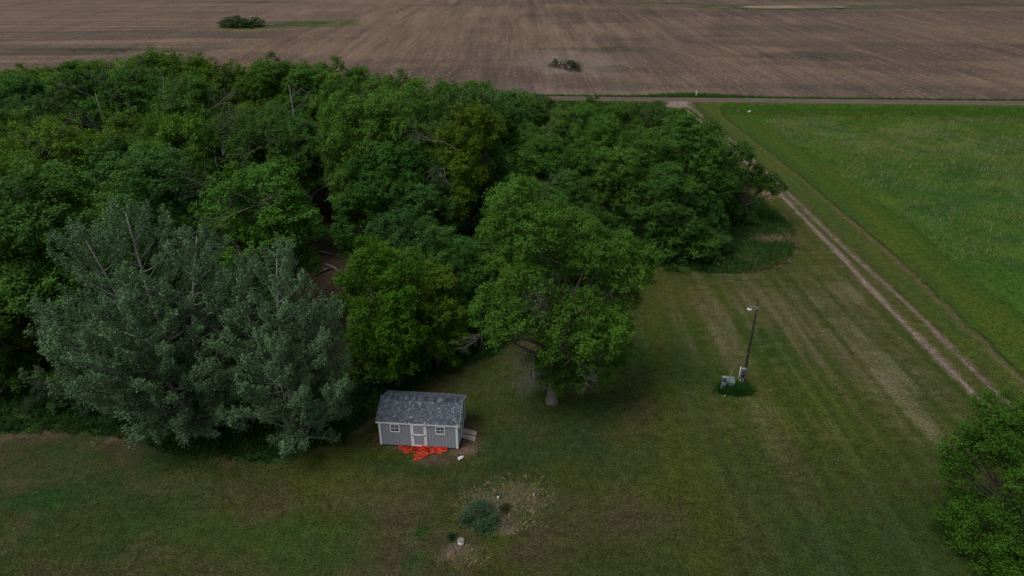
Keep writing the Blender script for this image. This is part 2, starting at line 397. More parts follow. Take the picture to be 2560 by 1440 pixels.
T = lerp(T, (.20, .165, .10), .85 * blob(1275, 1255, 1.8, 1.25, sd=3)); T = lerp(T, (.25, .18, .145), .95 * blob(1195, 1248, .35, .9, sd=2) + .85 * blob(1180, 1275, .45, .5, sd=3) + .8 * blob(1150, 1385, 1.2, .75, sd=5) + .5 * blob(1290, 1240, 1.2, .8, sd=6) + .5 * blob(1270, 1320, .8, .6, sd=7))
S += .35 * blob(1290, 1250, 1.3, 1.0, sd=8)
# rough ground at the wood edge
rp = inpoly(X, Y, ROUGH); rd = pdist(X, Y, ROUGH); rs = np.where(rp, rd, -rd) + (n_sm - .5) * 1.0
rough = sstep(-.25, .35, rs)
T = lerp(T, (.030, .070, .024), rough * .92); T = lerp(T, (.048, .082, .030), rough * sstep(.45, .62, fbm(X / 2.2, Y / 2.2, 53)) * .7)
T = lerp(T, (.16, .12, .07), np.exp(-(rs / .22) ** 2) * sstep(.45, .6, fbm(X / 2, Y / 2, 51)) * .8)
S = S * (1 - rough) + rough * .15 * sstep(.5, .7, fbm(X / 3, Y / 3, 52))
for (a, b_, rx, ry) in ((1930, 603, 1.6, .8), (1905, 488, 1.6, 1.4), (1880, 655, .7, .4), (1975, 600, .4, 2.5)):
    w = blob(a, b_, rx, ry, soft=.4); T = lerp(T, (.26, .19, .13), w * .85); S += w * .8
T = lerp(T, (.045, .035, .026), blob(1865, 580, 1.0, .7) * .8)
T = lerp(T, (.11, .12, .06), rough * (X > 20) * sstep(.5, .66, fbm(X / 1.2, Y / 1.8, 54)) * .7)
# wood floor
wp = inpoly(X, Y, WOOD); wd = pdist(X, Y, WOOD); ws = np.where(wp, wd, -wd) + (n_mid - .5) * 2
T = lerp(T, (.062, .045, .033), sstep(-.2, 1.0, ws))
# driveway
dl = np.abs(X - np.interp(Y, *RL)) + (n_sm - .5) * .28; dr = np.abs(X - np.interp(Y, *RR)) + (fbm(X / 1.3, Y / 1.3, 14, 3) - .5) * .3
ondr = Y < road_y(X) - 1.8
T = lerp(T, (.080, .076, .036), ondr * (1 - sstep(.2, 2.0, np.abs(X - 33.2))) * .6)
T = lerp(T, (.26, .195, .160), ondr * (1 - sstep(.14, .40, dl)) * .95)
T = lerp(T, (.22, .170, .135), ondr * (1 - sstep(.06, .34, dr)) * .85)
T = lerp(T, (.26, .2, .16), blob(31.2, 129.5, 2.6, 3.2, True) * ondr)
# verge right of the drive, then the edge line and the mown strip
ex = np.interp(Y, *EDGE) + (fbm(Y / 2.5, X * 0, 68) - .5) * .55; sx_ = np.interp(Y, *STRIP) + (fbm(Y / 4, X / 6, 69) - .5) * 1.6; nearp = Y < road_y(X) - 2
w = sstep(34.6, 35.3, X) * (X < ex) * nearp
T = lerp(T, (.070, .084, .026), w * .8); T = lerp(T, (.035, .068, .024), w * sstep(.5, .7, fbm(X / .8, Y / 7, 61)) * .55)
T = lerp(T, (.125, .098, .058), nearp * np.exp(-((X - ex + .35) / .28) ** 2) * (.35 + .5 * (Y < 75)))
me_ = sstep(-.1, .25, X - ex) * nearp
T = lerp(T, (.050, .082, .018), me_)
T = lerp(T, (.070, .092, .018), me_ * sstep(.42, .65, fbm(X / 1.6, Y / 12, 62)) * .8)
T = lerp(T, (.018, .028, .014), nearp * np.exp(-((X - ex - .12) / .17) ** 2) * .8)
T = lerp(T, (.024, .060, .028), nearp * np.exp(-((X - ex - .9) / .5) ** 2) * .5 * (Y > 55) * sstep(.4, .6, fbm(X / 3, Y / 8, 67)))
md = sstep(-.2, .6, X - sx_ + (n_sm - .5) * .8) * nearp * (1 - sstep(118, 121, Y + .048 * (X - 40)))
T = lerp(T, (.052, .104, .022), md)
T = lerp(T, (.074, .112, .024), md * sstep(.42, .66, fbm(X / 9, Y / 6, 63)) * .7)
T = lerp(T, (.034, .082, .026), md * sstep(.5, .66, fbm(X / 4, Y / 3, 64)) * .75)
T = lerp(T, (.13, .125, .055), md * (.5 * blob(65, 104, 17, 12, True) + .5 * blob(52, 112, 9, 5, True)) * sstep(.4, .65, fbm(X / 2, Y / 5, 65)))
T = lerp(T, (.028, .058, .016), nearp * np.exp(-((X - sx_) / .35) ** 2) * .45)
S = np.where((X > ex) & nearp, .05 + md * .30 * sstep(.35, .65, fbm(X / 5, Y / 4, 66)) + md * .3 * blob(60, 106, 20, 13, True), S)
# road verges
vg = (np.abs(Y - road_y(X)) > 1.9) & (Y > road_y(X) - 9) & (Y < road_y(X) + verge_w(X) + 1.9)
T = lerp(T, (.042, .092, .018), vg * (1 - (1 - sstep(3.5, 7, np.abs(X - 33.2))) * (Y < road_y(X))) * .7)
rdm = np.abs(Y - road_y(X)) <= 2.0
# field
fd = Y >= road_y(X) + 2.0 + verge_w(X)
FT = np.zeros_like(T); FT[:] = (.150, .112, .094)
FT = lerp(FT, (.195, .142, .105), sstep(.46, .68, fbm(X / 45, Y / 60, 71, 3)) * .8)
FT = lerp(FT, (.105, .082, .074), sstep(.50, .70, fbm(X / 60, Y / 22, 72, 3)) * .8)
FT = lerp(FT, (.125, .100, .090), (1 - sstep(6, 18, Y - road_y(X) - 4)) * .7)
bnd = [(-95, 150), (-77.3, 186.6), (-71, 221), (-60.5, 270), (-62, 344), (-62, 900)]
bx = np.interp(Y, [p[1] for p in bnd], [p[0] for p in bnd]); zl = 1 - sstep(-5, 4, X - bx + 6 * (fbm(X / 20, Y / 20, 73) - .5))
FT = lerp(FT, (.178, .132, .104), zl * .75)
FT = lerp(FT, (.200, .145, .105), np.exp(-((X - bx - 5) / 6) ** 2) * .5 * (Y > 180))
band = fbm(X / 160, (Y + .05 * X) / 13, 74, 3); FT = lerp(FT, (.115, .098, .078), zl * sstep(.5, .68, band) * .75)
def fblob(px, py, rx, ry, soft=.5, sd=1):
    cx, cy = G(px, py); w = (fbm(X / 9, Y / 9, 80 + sd, 3) - .5) * .8
    return 1 - sstep(1 - soft, 1 + soft * .4, np.hypot((X - cx) / rx, (Y - cy) / ry) + w)
FT = lerp(FT, (.045, .052, .042), .95 * fblob(270, 125, 12, 7, sd=1) + .7 * fblob(480, 128, 7, 2.5, sd=2))
FT = lerp(FT, (.215, .18, .162), .75 * fblob(1425, 152, 15, 17, sd=3) + .6 * fblob(1480, 178, 11, 8, sd=4) + .45 * fblob(1480, 225, 26, 9, sd=6))
FT = lerp(FT, (.075, .070, .055), .7 * fblob(1540, 122, 15, 6, sd=5) + .55 * fblob(1560, 170, 9, 5, sd=6) + .5 * fblob(1430, 118, 14, 3, sd=7) + .6 * fblob(2050, 140, 22, 8, sd=8) + .5 * fblob(2250, 110, 20, 7, sd=2) + .5 * fblob(1560, 215, 20, 5, sd=1))
FT = lerp(FT, (.085, .078, .068), .5 * fblob(1980, 70, 40, 12, sd=4) + .5 * fblob(1900, 215, 25, 4, sd=4) + .5 * fblob(2250, 220, 25, 4, sd=5))
FT = lerp(FT, (.028, .026, .026), 1.0 * fblob(1410, 160, 4.2, 6.5, sd=3, soft=.4) + .8 * fblob(1430, 170, 2.6, 5, sd=4, soft=.4))
FT = lerp(FT, (.040, .075, .022), .7 * fblob(1436, 165, 1.3, 1.6, sd=9) + .6 * fblob(1385, 152, 1.4, 2, sd=2) + .5 * fblob(1465, 184, .9, .8, sd=4))
FT = lerp(FT, (.15, .13, .065), .95 * fblob(625, 72, 15, 15, sd=1) + .7 * fblob(560, 74, 8, 10, sd=2))
FT = lerp(FT, (.050, .085, .028), .8 * fblob(690, 66, 9, 9, sd=3) + .7 * fblob(825, 60, 12, 14, sd=4) + .7 * fblob(745, 61, 9, 9, sd=5) + .5 * fblob(590, 77, 10, 4, sd=6))
FT = lerp(FT, (.042, .072, .028), 1. * fblob(1660, 10, 26, 14, sd=3) + 1. * fblob(1975, 21, 38, 15, sd=3, soft=.3) + .8 * fblob(1800, 13, 26, 6, sd=5) + .9 * fblob(2480, 12, 26, 12, sd=4) + .5 * fblob(2330, 35, 17, 7, sd=4) + .8 * fblob(2130, 1, 20, 12, sd=4))
FT = lerp(FT, (.16, .13, .075), .8 * fblob(1680, 11, 16, 7, sd=6, soft=.3))
FT = lerp(FT, (.33, .255, .195), 1. * fblob(1970, 19, 26, 8, sd=3, soft=.2))
fr = (1 - sstep(25, 45, Y + .35 * X))[..., None]                       # darker, less yellow turf in the near left part
gw = sstep(-.022, .002, T[..., 1] - T[..., 0])[..., None]; T = T * (1 + gw * np.array((.10, .22, -.20))); T = T * (1 - fr * np.array((.16, .18, .08)) * ~fd[..., None])
FT = FT * np.array((.84, .80, .76))
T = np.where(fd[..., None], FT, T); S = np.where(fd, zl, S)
# road
rt = Y - road_y(X); RT = np.zeros_like(T); RT[:] = (.118, .088, .074)
RT = lerp(RT, (.160, .120, .098), np.exp(-((np.abs(rt + .2) - .85) / .38) ** 2) * .9); RT = lerp(RT, (.10, .078, .066), sstep(1.4, 1.9, rt) * .8)
T = np.where(rdm[..., None], RT, T)
S = np.clip(S, 0, 1)

# split the one sheet into the pieces of the setting
xc = (xs[1:] + xs[:-1]) / 2; yc = (ys[1:] + ys[:-1]) / 2; XC, YC = np.meshgrid(xc, yc)
ryc = road_y(XC); reg = np.zeros(XC.shape, int)                         # 0 lawn
reg[inpoly(XC, YC, ROUGH)] = 6
reg[(XC > np.interp(YC, *EDGE))] = 1                                    # mown strip
reg[(XC > np.interp(YC, *STRIP))] = 2                                   # meadow
reg[(XC > 31.5) & (XC < 34.7)] = 3
reg[inpoly(XC, YC, WOOD)] = 4
reg[YC > ryc - 2.0] = 5
reg[YC > ryc + 2.0] = 7
reg[YC > ryc + 2.0 + verge_w(XC)] = 8
names = {0: ("lawn", 'lawn'), 1: ("grass_strip", 'meadow'), 2: ("meadow", 'meadow'), 3: ("driveway", 'lawn'), 4: ("wood_floor", 'floor'),
         5: ("gravel_road", 'road'), 6: ("rough_ground", 'meadow'), 7: ("road_verge", 'meadow'), 8: ("tilled_field", 'field')}
nx = len(xs); JJ, II = np.meshgrid(np.arange(nx - 1), np.arange(len(ys) - 1))
quads = np.stack([II * nx + JJ, II * nx + JJ + 1, (II + 1) * nx + JJ + 1, (II + 1) * nx + JJ], -1)
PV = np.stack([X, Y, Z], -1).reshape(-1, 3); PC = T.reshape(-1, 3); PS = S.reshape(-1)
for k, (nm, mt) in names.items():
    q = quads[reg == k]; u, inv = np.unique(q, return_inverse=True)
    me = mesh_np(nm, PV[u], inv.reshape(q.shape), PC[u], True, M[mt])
    at = me.attributes.new("straw", 'FLOAT', 'POINT'); at.data.foreach_set("value", PS[u].astype(np.float32))
    o = link(nm, me); o["kind"] = "structure"

# ------------------------------------------------------------------ foliage generators
def unit(v): return v / (np.linalg.norm(v, axis=-1, keepdims=True) + 1e-9)
def leaf_quads(P, Nn, L, Wd, rng, C, axis=None):
    n = len(P); r = rng.normal(size=(n, 3))
    if axis is None: t = unit(np.cross(Nn, r))
    else: t = unit(axis + .45 * r)
    b = unit(np.cross(Nn, t))
    L = np.asarray(L)[:, None]; Wd = np.asarray(Wd)[:, None]
    V = np.stack([P + t * L * .62, P - t * L * .38 + b * Wd * .55, P - t * L * .38 - b * Wd * .55], 1).reshape(-1, 3)
    F = np.arange(3 * n).reshape(-1, 3)
    return V, F, np.repeat(C, 3, 0)
def crown_np(lobes, rng, subs=10, sprigs=12, leaves=24, size=.15, fill=.12, flat=.85, cvar=.13, centre=(0, 0)):
    Ps = []; Ns = []; Cs = []; Ls = []
    for (cx, cy, cz, r) in lobes:
        c = np.array([cx, cy, cz]); ns = max(4, int(subs * (r / 1.5) ** 1.6))
        out = np.array([cx - centre[0], cy - centre[1], 0.0]); out = out / (np.linalg.norm(out) + .6)
        d = unit(rng.normal(size=(ns * 5, 3)) * (1, 1, .9)); bias = d @ (out * .6 + np.array([0, 0, .75]))
        d = d[bias > -.30][:ns]
        rs = r * rng.uniform(.34, .52, len(d))
        sc = c + d * (r - rs * .55)[:, None] * (1, 1, flat)
        lobe_b = rng.uniform(.85, 1.15)
        for k in range(len(d)):
            m = max(4, int(sprigs * (rs[k] / .6) ** 1.3))
            e = unit(rng.normal(size=(m * 3, 3)))
            e = e[(e @ (d[k] * .7 + np.array([0, 0, .6]))) > -.25][:m]
            sp = sc[k] + e * rs[k] * rng.uniform(.75, 1.12, (len(e), 1)) * (1, 1, 1.15)
            sb = lobe_b * rng.uniform(1 - cvar, 1 + cvar, len(e))
            P = np.repeat(sp, leaves, 0) + rng.normal(size=(len(e) * leaves, 3)) * .13 * (1, 1, .8)
            nn = unit(np.repeat(e, leaves, 0) * .55 + np.array([0, 0, .55]) + rng.normal(size=P.shape) * .42)
            Ps.append(P); Ns.append(nn); Cs.append(np.repeat(sb, leaves) * rng.uniform(.82, 1.18, len(P))); Ls.append(rng.uniform(.7, 1.3, len(P)) * size)
        nf = int(fill * ns * sprigs * leaves)
        P = c + unit(rng.normal(size=(nf, 3))) * r * rng.uniform(.2, .8, (nf, 1)); Ps.append(P)
        Ns.append(unit(rng.normal(size=(nf, 3)))); Cs.append(rng.uniform(.7, 1.1, nf)); Ls.append(np.full(nf, size * 1.3))
    P = np.concatenate(Ps); Nn = np.concatenate(Ns); b = np.concatenate(Cs); L = np.concatenate(Ls)
    warm = rng.uniform(0, 1, len(P))
    C = np.stack([b * (1 + .12 * warm), b, b * (1 - .15 * warm)], 1)
    return leaf_quads(P, Nn, L, L * .75, rng, C)

def bez(a, b, c, n=5):
    a, b, c = map(Vector, (a, b, c)); return [(1 - t) ** 2 * a + 2 * t * (1 - t) * b + t * t * c for t in [i / n for i in range(n + 1)]]
def trunk_mb(lobes, rnd, r0=.22, h=None, lean=(0, 0)):
    mb = MB(); top = max(l[2] for l in lobes); mid = top * .62
    pts = [(0, 0, -.2), (0, 0, .15), (lean[0] * .3, lean[1] * .3, mid * .35), (lean[0] * .7 + rnd.uniform(-.2, .2), lean[1] * .7 + rnd.uniform(-.2, .2), mid * .7), (lean[0], lean[1], mid)]
    mb.tube(pts, [r0 * 1.5, r0 * 1.15, r0 * .9, r0 * .7, r0 * .45], 8)
    for (cx, cy, cz, r) in lobes:
        t = rnd.uniform(.35, .62); zb = min(cz * t + .3, mid); f = zb / mid
        a = (lean[0] * f, lean[1] * f, zb); q = (cx * .55 + lean[0] * f * .3, cy * .55 + lean[1] * f * .3, zb + (cz - zb) * .35)
        P = bez(a, q, (cx, cy, cz)); rb = r0 * .42
        mb.tube(P, [rb * (1 - .8 * i / 5) for i in range(6)], 5, False)
        for k in range(5):
            e = Vector((rnd.uniform(-1, 1), rnd.uniform(-1, 1), rnd.uniform(-.2, 1))).normalized() * r * .85
            s = P[rnd.choice((3, 4, 5))]; mb.tube([s, s + e * .5 + Vector((0, 0, .1)), s + e], [rb * .25, rb * .16, .008], 4, False)
    return mb
def twig_fan(mb, p, d, L, r, depth, rnd, spread=.55, droop=0.0):
    """recursive bare branch"""
    p = Vector(p); d = Vector(d).normalized(); pts = [p.copy()]; rr = [r]
    n = 4
    for i in range(n):
        d = (d + Vector((rnd.uniform(-1, 1), rnd.uniform(-1, 1), rnd.uniform(-1, 1))) * .16 + Vector((0, 0, -droop))).normalized()
        p = p + d * L / n; pts.append(p.copy()); rr.append(r * (1 - .75 * (i + 1) / n))
    mb.tube(pts, rr, 4 if depth < 2 else 3, False)
    if depth > 0:
        for k in range(4 if depth > 1 else 5):
            s = pts[rnd.choice((1, 2, 3, 4))]
            e = (d + Vector((rnd.uniform(-1, 1), rnd.uniform(-1, 1), rnd.uniform(-.8, .9))) * spread * 1.4).normalized()
            twig_fan(mb, s, e, L * rnd.uniform(.45, .7), r * .45, depth - 1, rnd, spread, droop)

def rand_lobes(rnd, H, R, n, tmin=.3, rl=(1.15, 1.7), peak=.58):
    L = [(rnd.uniform(-.3, .3), rnd.uniform(-.3, .3), H - rl[0] * .9, rl[0])]
    ga = 2.399963; a0 = rnd.uniform(0, 6)
    for i in range(n - 1):
        t = tmin + (1 - tmin) * ((i + .5) / (n - 1)) ** .9 * .93
        prof = math.sqrt(max(.02, 1 - ((t - peak) / (1.05 - peak if t > peak else peak - tmin + .25)) ** 2))
        rr = R * prof; r = rnd.uniform(*rl) * (.75 + .35 * prof)
        rad = max(0, rr - r * .55) * rnd.uniform(.7, 1.12); a = a0 + i * ga + rnd.uniform(-.4, .4)
        L.append((math.cos(a) * rad, math.sin(a) * rad, H * t - .3 * r + rnd.uniform(-.4, .4), r))
    return L

VAR = []
specs = [(12, 3.0, 16, .33, .55, 0), (12, 2.4, 14, .25, .5, 0), (12, 3.4, 17, .38, .60, 1), (12, 2.9, 17, .15, .45, 0), (12, 3.0, 12, .42, .60, 2), (12, 2.3, 13, .30, .5, 1), (12, 3.6, 19, .2, .5, 0)]
for i, (H_, R_, n_, tm, pk, dead) in enumerate(specs):
    rnd = random.Random(100 + i); rng = np.random.default_rng(200 + i)
    lb = rand_lobes(rnd, H_, R_, n_, tm, (1.05, 1.65), pk)
    V, F, C = crown_np(lb, rng, 10, 12, 30, .122, flat=1.2)
    cm = mesh_np("crown", V, F, C, False, M['leaf'])
    tm_ = trunk_mb(lb, rnd, .2).mesh("trunk", M['bark'], True)
    dm = None
    if dead:
        mb = MB()
        for k in range(2 + dead):
            a = rnd.uniform(3.4, 6.0); z = rnd.uniform(6, 10.2)          # mostly on the side facing the lawn
            twig_fan(mb, (0, 0, z), (math.cos(a), math.sin(a), .75), 3.2, .038, 3, rnd, .6)
        dm = mb.mesh("dead_branch", M['dead'])
    VAR.append((tm_, cm, dm))
# low bushy form (shrubs, wood edge skirts)
BUSH = []
for i in range(3):
    rnd = random.Random(300 + i); rng = np.random.default_rng(310 + i)
    lb = rand_lobes(rnd, 4, 1.9, 9, .12, (.75, 1.1), .45)
    V, F, C = crown_np(lb, rng, 9, 10, 20, .12)
    BUSH.append((trunk_mb(lb, rnd, .07).mesh("stem", M['bark'], True), mesh_np("foliage", V, F, C, False, M['leaf'])))

def put_tree(name, x, y, h, var, col, label, cat, group=None, wid=1.0, rz=0, dead=True, parts=None, zoff=0):
    o = empty(name, (x, y, hz(x, y) + zoff), rz, label, cat, group)
    tm_, cm, dm = (VAR[var] if parts is None else parts)
    s = h / 12.0 if parts is None else 1.0
    for nm, me in (("trunk", tm_), ("crown", cm), ("dead_branch", dm)):
        if me is None or (nm == "dead_branch" and not dead): continue
        c = link(nm, me, o); c.color = tuple(col) + (1,)
    o.scale = (s * wid, s * wid, s)
    return o
MID = (.076, .176, .030); DARK = (.064, .156, .030); BRI = (.096, .206, .029); BLU = (.054, .136, .034); OLV = (.096, .186, .024)

# ------------------------------------------------------------------ the large single trees
def lobes_from(px_list, bx, by, y0):
    """lobes given by photo position, forward distance and radius, relative to the tree base"""
    L = []
    for (px, py, dy, r) in px_list:
        r = r * .9; x, z = Yp(px, py, y0 + dy); L.append((x - bx, y0 + dy - by, max(z, r * .8), r))
    return L
def special(name, bpx, bpy_, px_list, col, label, cat="tree", r0=.22, subs=11, sprigs=13, leaves=24, size=.13, seed=1, deads=(), lean=(0, 0), group=None, base=None):
    bx, by = base if base else G(bpx, bpy_)
    rnd = random.Random(seed); rng = np.random.default_rng(seed + 1)
    lb = lobes_from(px_list, bx, by, by)
    V, F, C = crown_np(lb, rng, subs, sprigs, leaves, size)
    o = empty(name, (bx, by, hz(bx, by)), 0, label, cat, group)
    trunk_mb(lb, rnd, r0, lean=lean).build("trunk", M['abark' if name == 'ash_tree' else 'bark'], o, True)
    c = link("crown", mesh_np("crown", V, F, C, False, M['leaf']), o); c.color = tuple(col) + (1,)
    for (px, py, dy, L_, dirv) in deads:
        x, z = Yp(px, py, by + dy); mb = MB(); p0 = Vector((x - bx, dy, z)); 
        s = Vector((0, 0, max(1.5, z - 1.2)))
        mb.tube([s, (s + p0) / 2 + Vector((0, 0, .3)), p0], [.07, .05, .035], 5, False)
        for k in range(4): twig_fan(mb, p0, Vector(dirv) + Vector((rnd.uniform(-.4, .4), rnd.uniform(-.4, .4), rnd.uniform(-.4, .3))), L_ * .8, .022, 3, rnd, .6, .05)
        mb.build("dead_branch", M['dead'], o)
    return o

special("ash_tree", 1380, 1005, [(1290, 510, 1.5, 1.7), (1345, 575, 0, 1.9), (1262, 590, 1.5, 1.7), (1430, 590, 1.5, 1.7), (1470, 650, .5, 1.6),
        (1530, 620, 2.0, 1.6), (1590, 650, 1.8, 1.4), (1560, 690, .8, 1.5), (1605, 690, 2.2, .9), (1310, 735, -2.6, 1.8), (1235, 760, -1.8, 1.3), (1200, 790, -1.8, .8), (1285, 800, -3.2, 1.5),
        (1250, 830, -2.8, 1.0), (1360, 830, -3.4, 1.2), (1375, 870, -3.2, .9), (1440, 780, -1.8, 1.8), (1500, 830, -1.8, 1.8), (1540, 870, -1.2, 1.2), (1450, 870, -2.6, 1.5), (1530, 790, .3, 1.4), (1480, 910, -1.6, 1.3),
        (1420, 920, -.4, 1.2), (1370, 620, 3.0, 1.8), (1350, 930, 1.2, 1.0), (1555, 740, 2.5, 1.1), (1540, 905, .2, .8), (1345, 900, -1.8, .8), (1395, 955, -.8, .9), (1450, 950, -.6, .9), (1340, 950, 0, .8), (1500, 925, -.5, 1.2), (1430, 940, -1, 1.1), (1385, 935, -1.2, .9), (1340, 905, -.6, 1.0), (1240, 650, .6, 1.1), (1330, 650, .4, 1.4), (1400, 665, .2, 1.2), (1500, 705, .8, 1.0), (1490, 945, 0, .8)],
        (.076, .180, .026), "large spreading green tree with thick trunk standing alone on the lawn right of the shed", r0=.36, subs=11, sprigs=13, leaves=26, size=.12, seed=5,
        deads=((1325, 875, -2.6, 1.5, (-.8, -.5, .1)), (1335, 885, -2.4, 1.5, (-.4, -.8, -.1)), (1355, 915, -2.0, 2.0, (-.8, -.5, -.05)), (1360, 930, -1.6, 1.8, (-1, -.4, .0)), (1215, 835, -2.0, 1.4, (-.8, -.5, -.1)), (1440, 905, -2.4, 1.7, (.4, -.7, -.2)), (1330, 715, -2.0, 1.6, (.1, -.9, -.3))))
special("bright_green_tree", 950, 958, [(930, 650, 1.5, 1.3), (905, 700, .8, 1.4), (960, 690, .6, 1.3), (1005, 690, .8, 1.2), (880, 760, .8, 1.2), (940, 770, -.6, 1.5), (1000, 760, -.6, 1.4), (985, 830, -1.4, 1.5),
        (890, 840, 0, 1.2), (930, 880, -1.2, 1.1), (1000, 890, -1.6, 1.3), (960, 925, -1.2, 1.0), (1030, 830, -.8, 1.1), (985, 930, -1.6, .8), (920, 610, 2.4, .8), (870, 700, 1.2, .8)],
        (.058, .155, .014), "bright green round tree on the wood edge directly behind the left end of the shed", r0=.2, seed=11)
special("yellow_green_tree", 1095, 915, [(1080, 680, 1.4, 1.1), (1115, 700, 1.0, 1.1), (1060, 720, .8, 1.2), (1120, 770, .2, 1.2), (1075, 780, -.4, 1.4), (1130, 830, -.2, 1.1), (1080, 850, -1.0, 1.4), (1120, 890, -.6, 1.0), (1060, 900, -1.2, 1.0), (1040, 790, 0, 1.0)],
        (.086, .170, .018), "yellowish green tree with dense crown reaching the ground behind the right end of the shed", r0=.18, seed=12)
special("round_tree", 1000, 800, [(1000, 565, 1.0, 1.5), (955, 590, .8, 1.3), (1045, 590, .8, 1.4), (1000, 620, -.4, 1.6), (950, 640, 0, 1.2), (1055, 630, 0, 1.3)],
        (.050, .130, .038), "round blue-green crowned tree rising behind the bright green and yellowish trees", r0=.18, seed=13)
special("leaning_tree", 1835, 560, [(1840, 395, 1, 1.8), (1790, 420, 1, 1.9), (1880, 440, 0, 1.5), (1835, 460, -.5, 1.8), (1790, 500, -.6, 2.0), (1900, 470, -.3, 1.1), (1925, 455, 0, 1.2), (1945, 475, -.4, 1.0), (1815, 540, -.8, 1.9), (1760, 560, 0, 2.0), (1870, 550, 0, 1.1), (1850, 590, -.6, 1.1), (1765, 470, 1.5, 1.8), (1830, 500, 1, 1.6)],
        (.044, .120, .022), "dark green tree leaning out from the right end of the wood towards the driveway", r0=.26, seed=14, size=.14, lean=(1.0, -.6))
special("rounded_edge_tree", 1745, 630, [(1750, 520, .6, 1.9), (1710, 500, 1.2, 1.8), (1780, 560, 0, 1.7), (1745, 590, -.6, 1.7), (1790, 600, -.6, 1.3), (1700, 570, 0, 1.8), (1690, 620, -.6, 1.3), (1735, 620, -.8, 1.0)],
        (.044, .128, .028), "dense dark rounded tree at the front right corner of the wood above the tall grass", r0=.2, seed=15, size=.14)
special("near_corner_tree", 2530, 1400, [(2500, 1030, 2, 1.2), (2545, 1045, 2.2, 1.2), (2460, 1050, 2, 1.0), (2510, 1090, 1, 1.3), (2560, 1100, 1, 1.3), (2440, 1120, 2, .9), (2400, 1110, 2.2, .9), (2385, 1150, 2, .8), (2420, 1190, 1.6, .9), (2470, 1150, 1.6, 1.0), (2540, 1160, .6, 1.1),
        (2370, 1175, 2.0, .6), (2490, 1120, 2.2, .9), (2570, 1240, -1, 1.2), (2520, 1270, -.4, 1.1), (2480, 1270, .6, 1.0), (2420, 1290, 1.0, .9), (2360, 1300, 1.4, .7), (2390, 1340, .8, .9), (2450, 1340, .2, 1.1), (2530, 1340, -1, 1.2), (2500, 1400, -1, 1.1), (2440, 1400, -.3, .9), (2560, 1400, -1.6, 1.2), (2600, 1150, 1, 1.4), (2640, 1060, 2, 1.4), (2650, 1250, 0, 1.5), (2640, 1380, -1, 1.5), (2480, 1450, -1, 1.0), (2545, 1470, -1, 1.2), (2400, 1240, 2, .7), (2450, 1230, 1.6, .7)],
        (.055, .145, .018), "broad green tree cut off by the right edge, nearest tree to the camera", r0=.24, size=.10, subs=11, sprigs=15, leaves=26, seed=16)
special("pale_crowned_tree", 1150, 600, [(1200, 300, 1, 1.4), (1160, 300, 1.5, 1.5), (1230, 320, 1, 1.2), (1130, 340, 1, 1.5), (1190, 350, 0, 1.6), (1150, 400, -.5, 1.6), (1185, 430, -.5, 1.3), (1160, 480, -1, 1.3), (1140, 530, -1, 1.2), (1225, 355, .4, 1.0)],
        (.088, .155, .016), "tall light green tree with bare leaning trunk in the middle of the wood", r0=.2, seed=17, size=.14, base=(-4.6, 57.5), lean=(1.2, 0),
        deads=((1070, 350, -1, 1.8, (-.6, -.4, .6)), (1110, 420, -1.5, 1.5, (-.3, -.7, -.2))))
special("big_round_tree", 960, 700, [(960, 410, 1, 1.8), (905, 440, 1, 1.7), (1015, 400, 1, 1.8), (1055, 420, 1, 1.5), (940, 480, -.6, 1.9), (1000, 470, -.6, 2.0), (1050, 490, -.4, 1.7), (890, 510, 0, 1.7), (880, 570, -.2, 1.7), (950, 550, -1, 1.8), (1060, 550, -.5, 1.5), (880, 620, -.4, 1.4), (1010, 540, -1, 1.8)],
        (.046, .138, .024), "big dense round green tree in the wood above and behind the shed", r0=.26, seed=18, size=.14)
special("slender_pale_tree", 640, 690, [(640, 440, 1, 1.0), (620, 475, .6, 1.1), (655, 490, .4, 1.1), (600, 520, .3, 1.1), (640, 540, 0, 1.2), (600, 575, 0, 1.0), (665, 560, 0, .9), (640, 600, -.3, 1.1)],
        (.054, .135, .020), "slim light green tree beside the dark opening, just behind the silvery poplars", r0=.14, seed=19, size=.14)
special("roadside_sapling", 1480, 330, [(1480, 250, 0, 1.1), (1470, 268, 0, 1.0), (1492, 272, 0, 1.0)],
        (.062, .14, .018), "thin sparse young tree rising at the far side of the wood before the gravel road", r0=.07, seed=20, size=.16, subs=7, sprigs=7, base=(11.2, 98))

